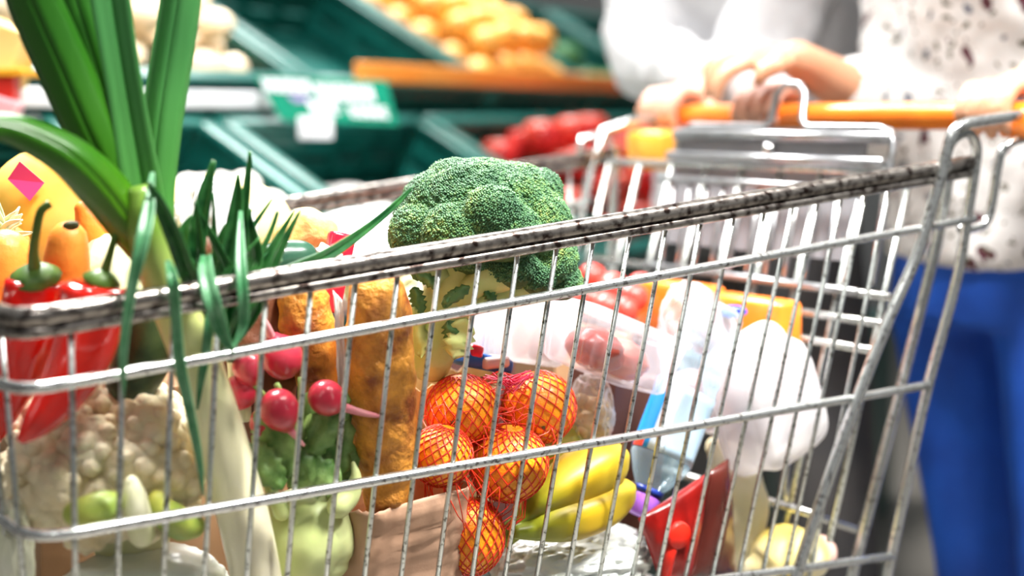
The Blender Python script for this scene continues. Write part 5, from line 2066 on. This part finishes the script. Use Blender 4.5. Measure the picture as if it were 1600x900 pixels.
# ---------------- man, left
man = empty('person', (0.36, 2.34, 0))
tag(man, 'person in plain white shirt, both hands on the cart handle, left of the blouse', 'person')
mc_ = Vector((0.375, 2.40, 0))
shR = Vector((0.220, 2.49, 1.40))
shL = Vector((0.480, 2.26, 1.40))
elR = Vector((0.200, 2.34, 1.15))
gR = onh(1046)
wrR = gR + HU * 0.07 + Vector((-0.005, 0.01, 0.045))
elL = Vector((0.340, 2.16, 1.12))
gL = onh(1200)
wrL = gL + HU * 0.07 + SIDE * 0.05 + Vector((0, 0, 0.012))
m = MB()
head(m, mc_ + F * 0.05 + Vector((0, 0, 1.68)), F)
limb(m, [(mc_ + Vector((0, 0, 1.42)), .062), (mc_ + F * 0.02 + Vector((0, 0, 1.58)), .055)])
torso(m, [(mc_ + Vector((0, 0, .92)), .15, .10), (mc_ + Vector((0, 0, 1.1)), .14, .095), (mc_ + Vector((0, 0, 1.32)), .17, .105), (mc_ + Vector((0, 0, 1.45)), .14, .07)], F)
limb(m, [(shR, .05), (elR, .042), (elR.lerp(wrR, .35), .040), (wrR, .027)])
limb(m, [(shL, .05), (elL, .042), (elL.lerp(wrL, .35), .040), (wrL, .027)])
grip(m, 1046, wrR, 1, sp=0.021, rw=0.027)
grip(m, 1200, wrL, -1, sp=0.021, rw=0.027)
hipR, hipL = mc_ + SIDE * .095 + Vector((0, 0, .92)), mc_ - SIDE * .095 + Vector((0, 0, .92))
kR, kL = Vector((0.33, 2.42, .50)), Vector((0.46, 2.24, .50))
fR, fL = Vector((0.38, 2.50, .07)), Vector((0.51, 2.30, .07))
for h_, k_, f_ in ((hipR, kR, fR), (hipL, kL, fL)):
    limb(m, [(h_, .075), (k_, .052), (f_, .038)])
    limb(m, [(f_ - Vector((0, 0, .035)), .032), (f_ + F * 0.18 - Vector((0, 0, .045)), .026)])
skin_up(m.build('body', M_skin2, man), 0.0045, 3)
m = MB()
torso(m, [(mc_ + Vector((0, 0, .86)), .185, .130), (mc_ + Vector((0, 0, 1.0)), .178, .128), (mc_ + Vector((0, 0, 1.15)), .19, .13), (mc_ + Vector((0, 0, 1.33)), .205, .135), (mc_ + Vector((0, 0, 1.47)), .14, .08)], F)
limb(m, [(shR, .066), (elR, .056), (elR.lerp(wrR, .5), .051), (elR.lerp(wrR, .86), .043)])
limb(m, [(shL, .072), (elL, .066), (elL.lerp(wrL, .5), .054), (elL.lerp(wrL, .75), .048)])
sh = skin_up(m.build('shirt', M_shirt, man), 0.008, 5)
dm = sh.modifiers.new('folds', 'DISPLACE')
dm.texture = tx_
dm.strength = 0.022
m = MB()
torso(m, [(mc_ + Vector((0, 0, .83)), .165, .12), (mc_ + Vector((0, 0, .92)), .168, .12), (mc_ + Vector((0, 0, 1.0)), .155, .11)], F)
for h_, k_, f_ in ((hipR, kR, fR), (hipL, kL, fL)):
    limb(m, [(h_ - Vector((0, 0, .04)), .098), (h_.lerp(k_, .5), .088), (k_, .07), (k_.lerp(f_, .5), .066), (f_, .058)])
skin_up(m.build('trousers', M_trous, man), 0.008, 5)
m = MB()
for f_ in (fR, fL):
    limb(m, [(f_ - Vector((0, 0, .025)), .045), (f_ + F * 0.09 - Vector((0, 0, .028)), .042), (f_ + F * 0.19 - Vector((0, 0, .034)), .035)])
skin_up(m.build('shoes', M_shoe, man), 0.007, 3)
m = MB()
hc = mc_ + F * 0.05 + Vector((0, 0, 1.68))
m.ball(hc + Vector((0, 0, .04)) - F * 0.02, .106, 3, (0.92, 0.95, 0.95))
skin_up(m.build('hair', M_hair, man), 0.007, 3)
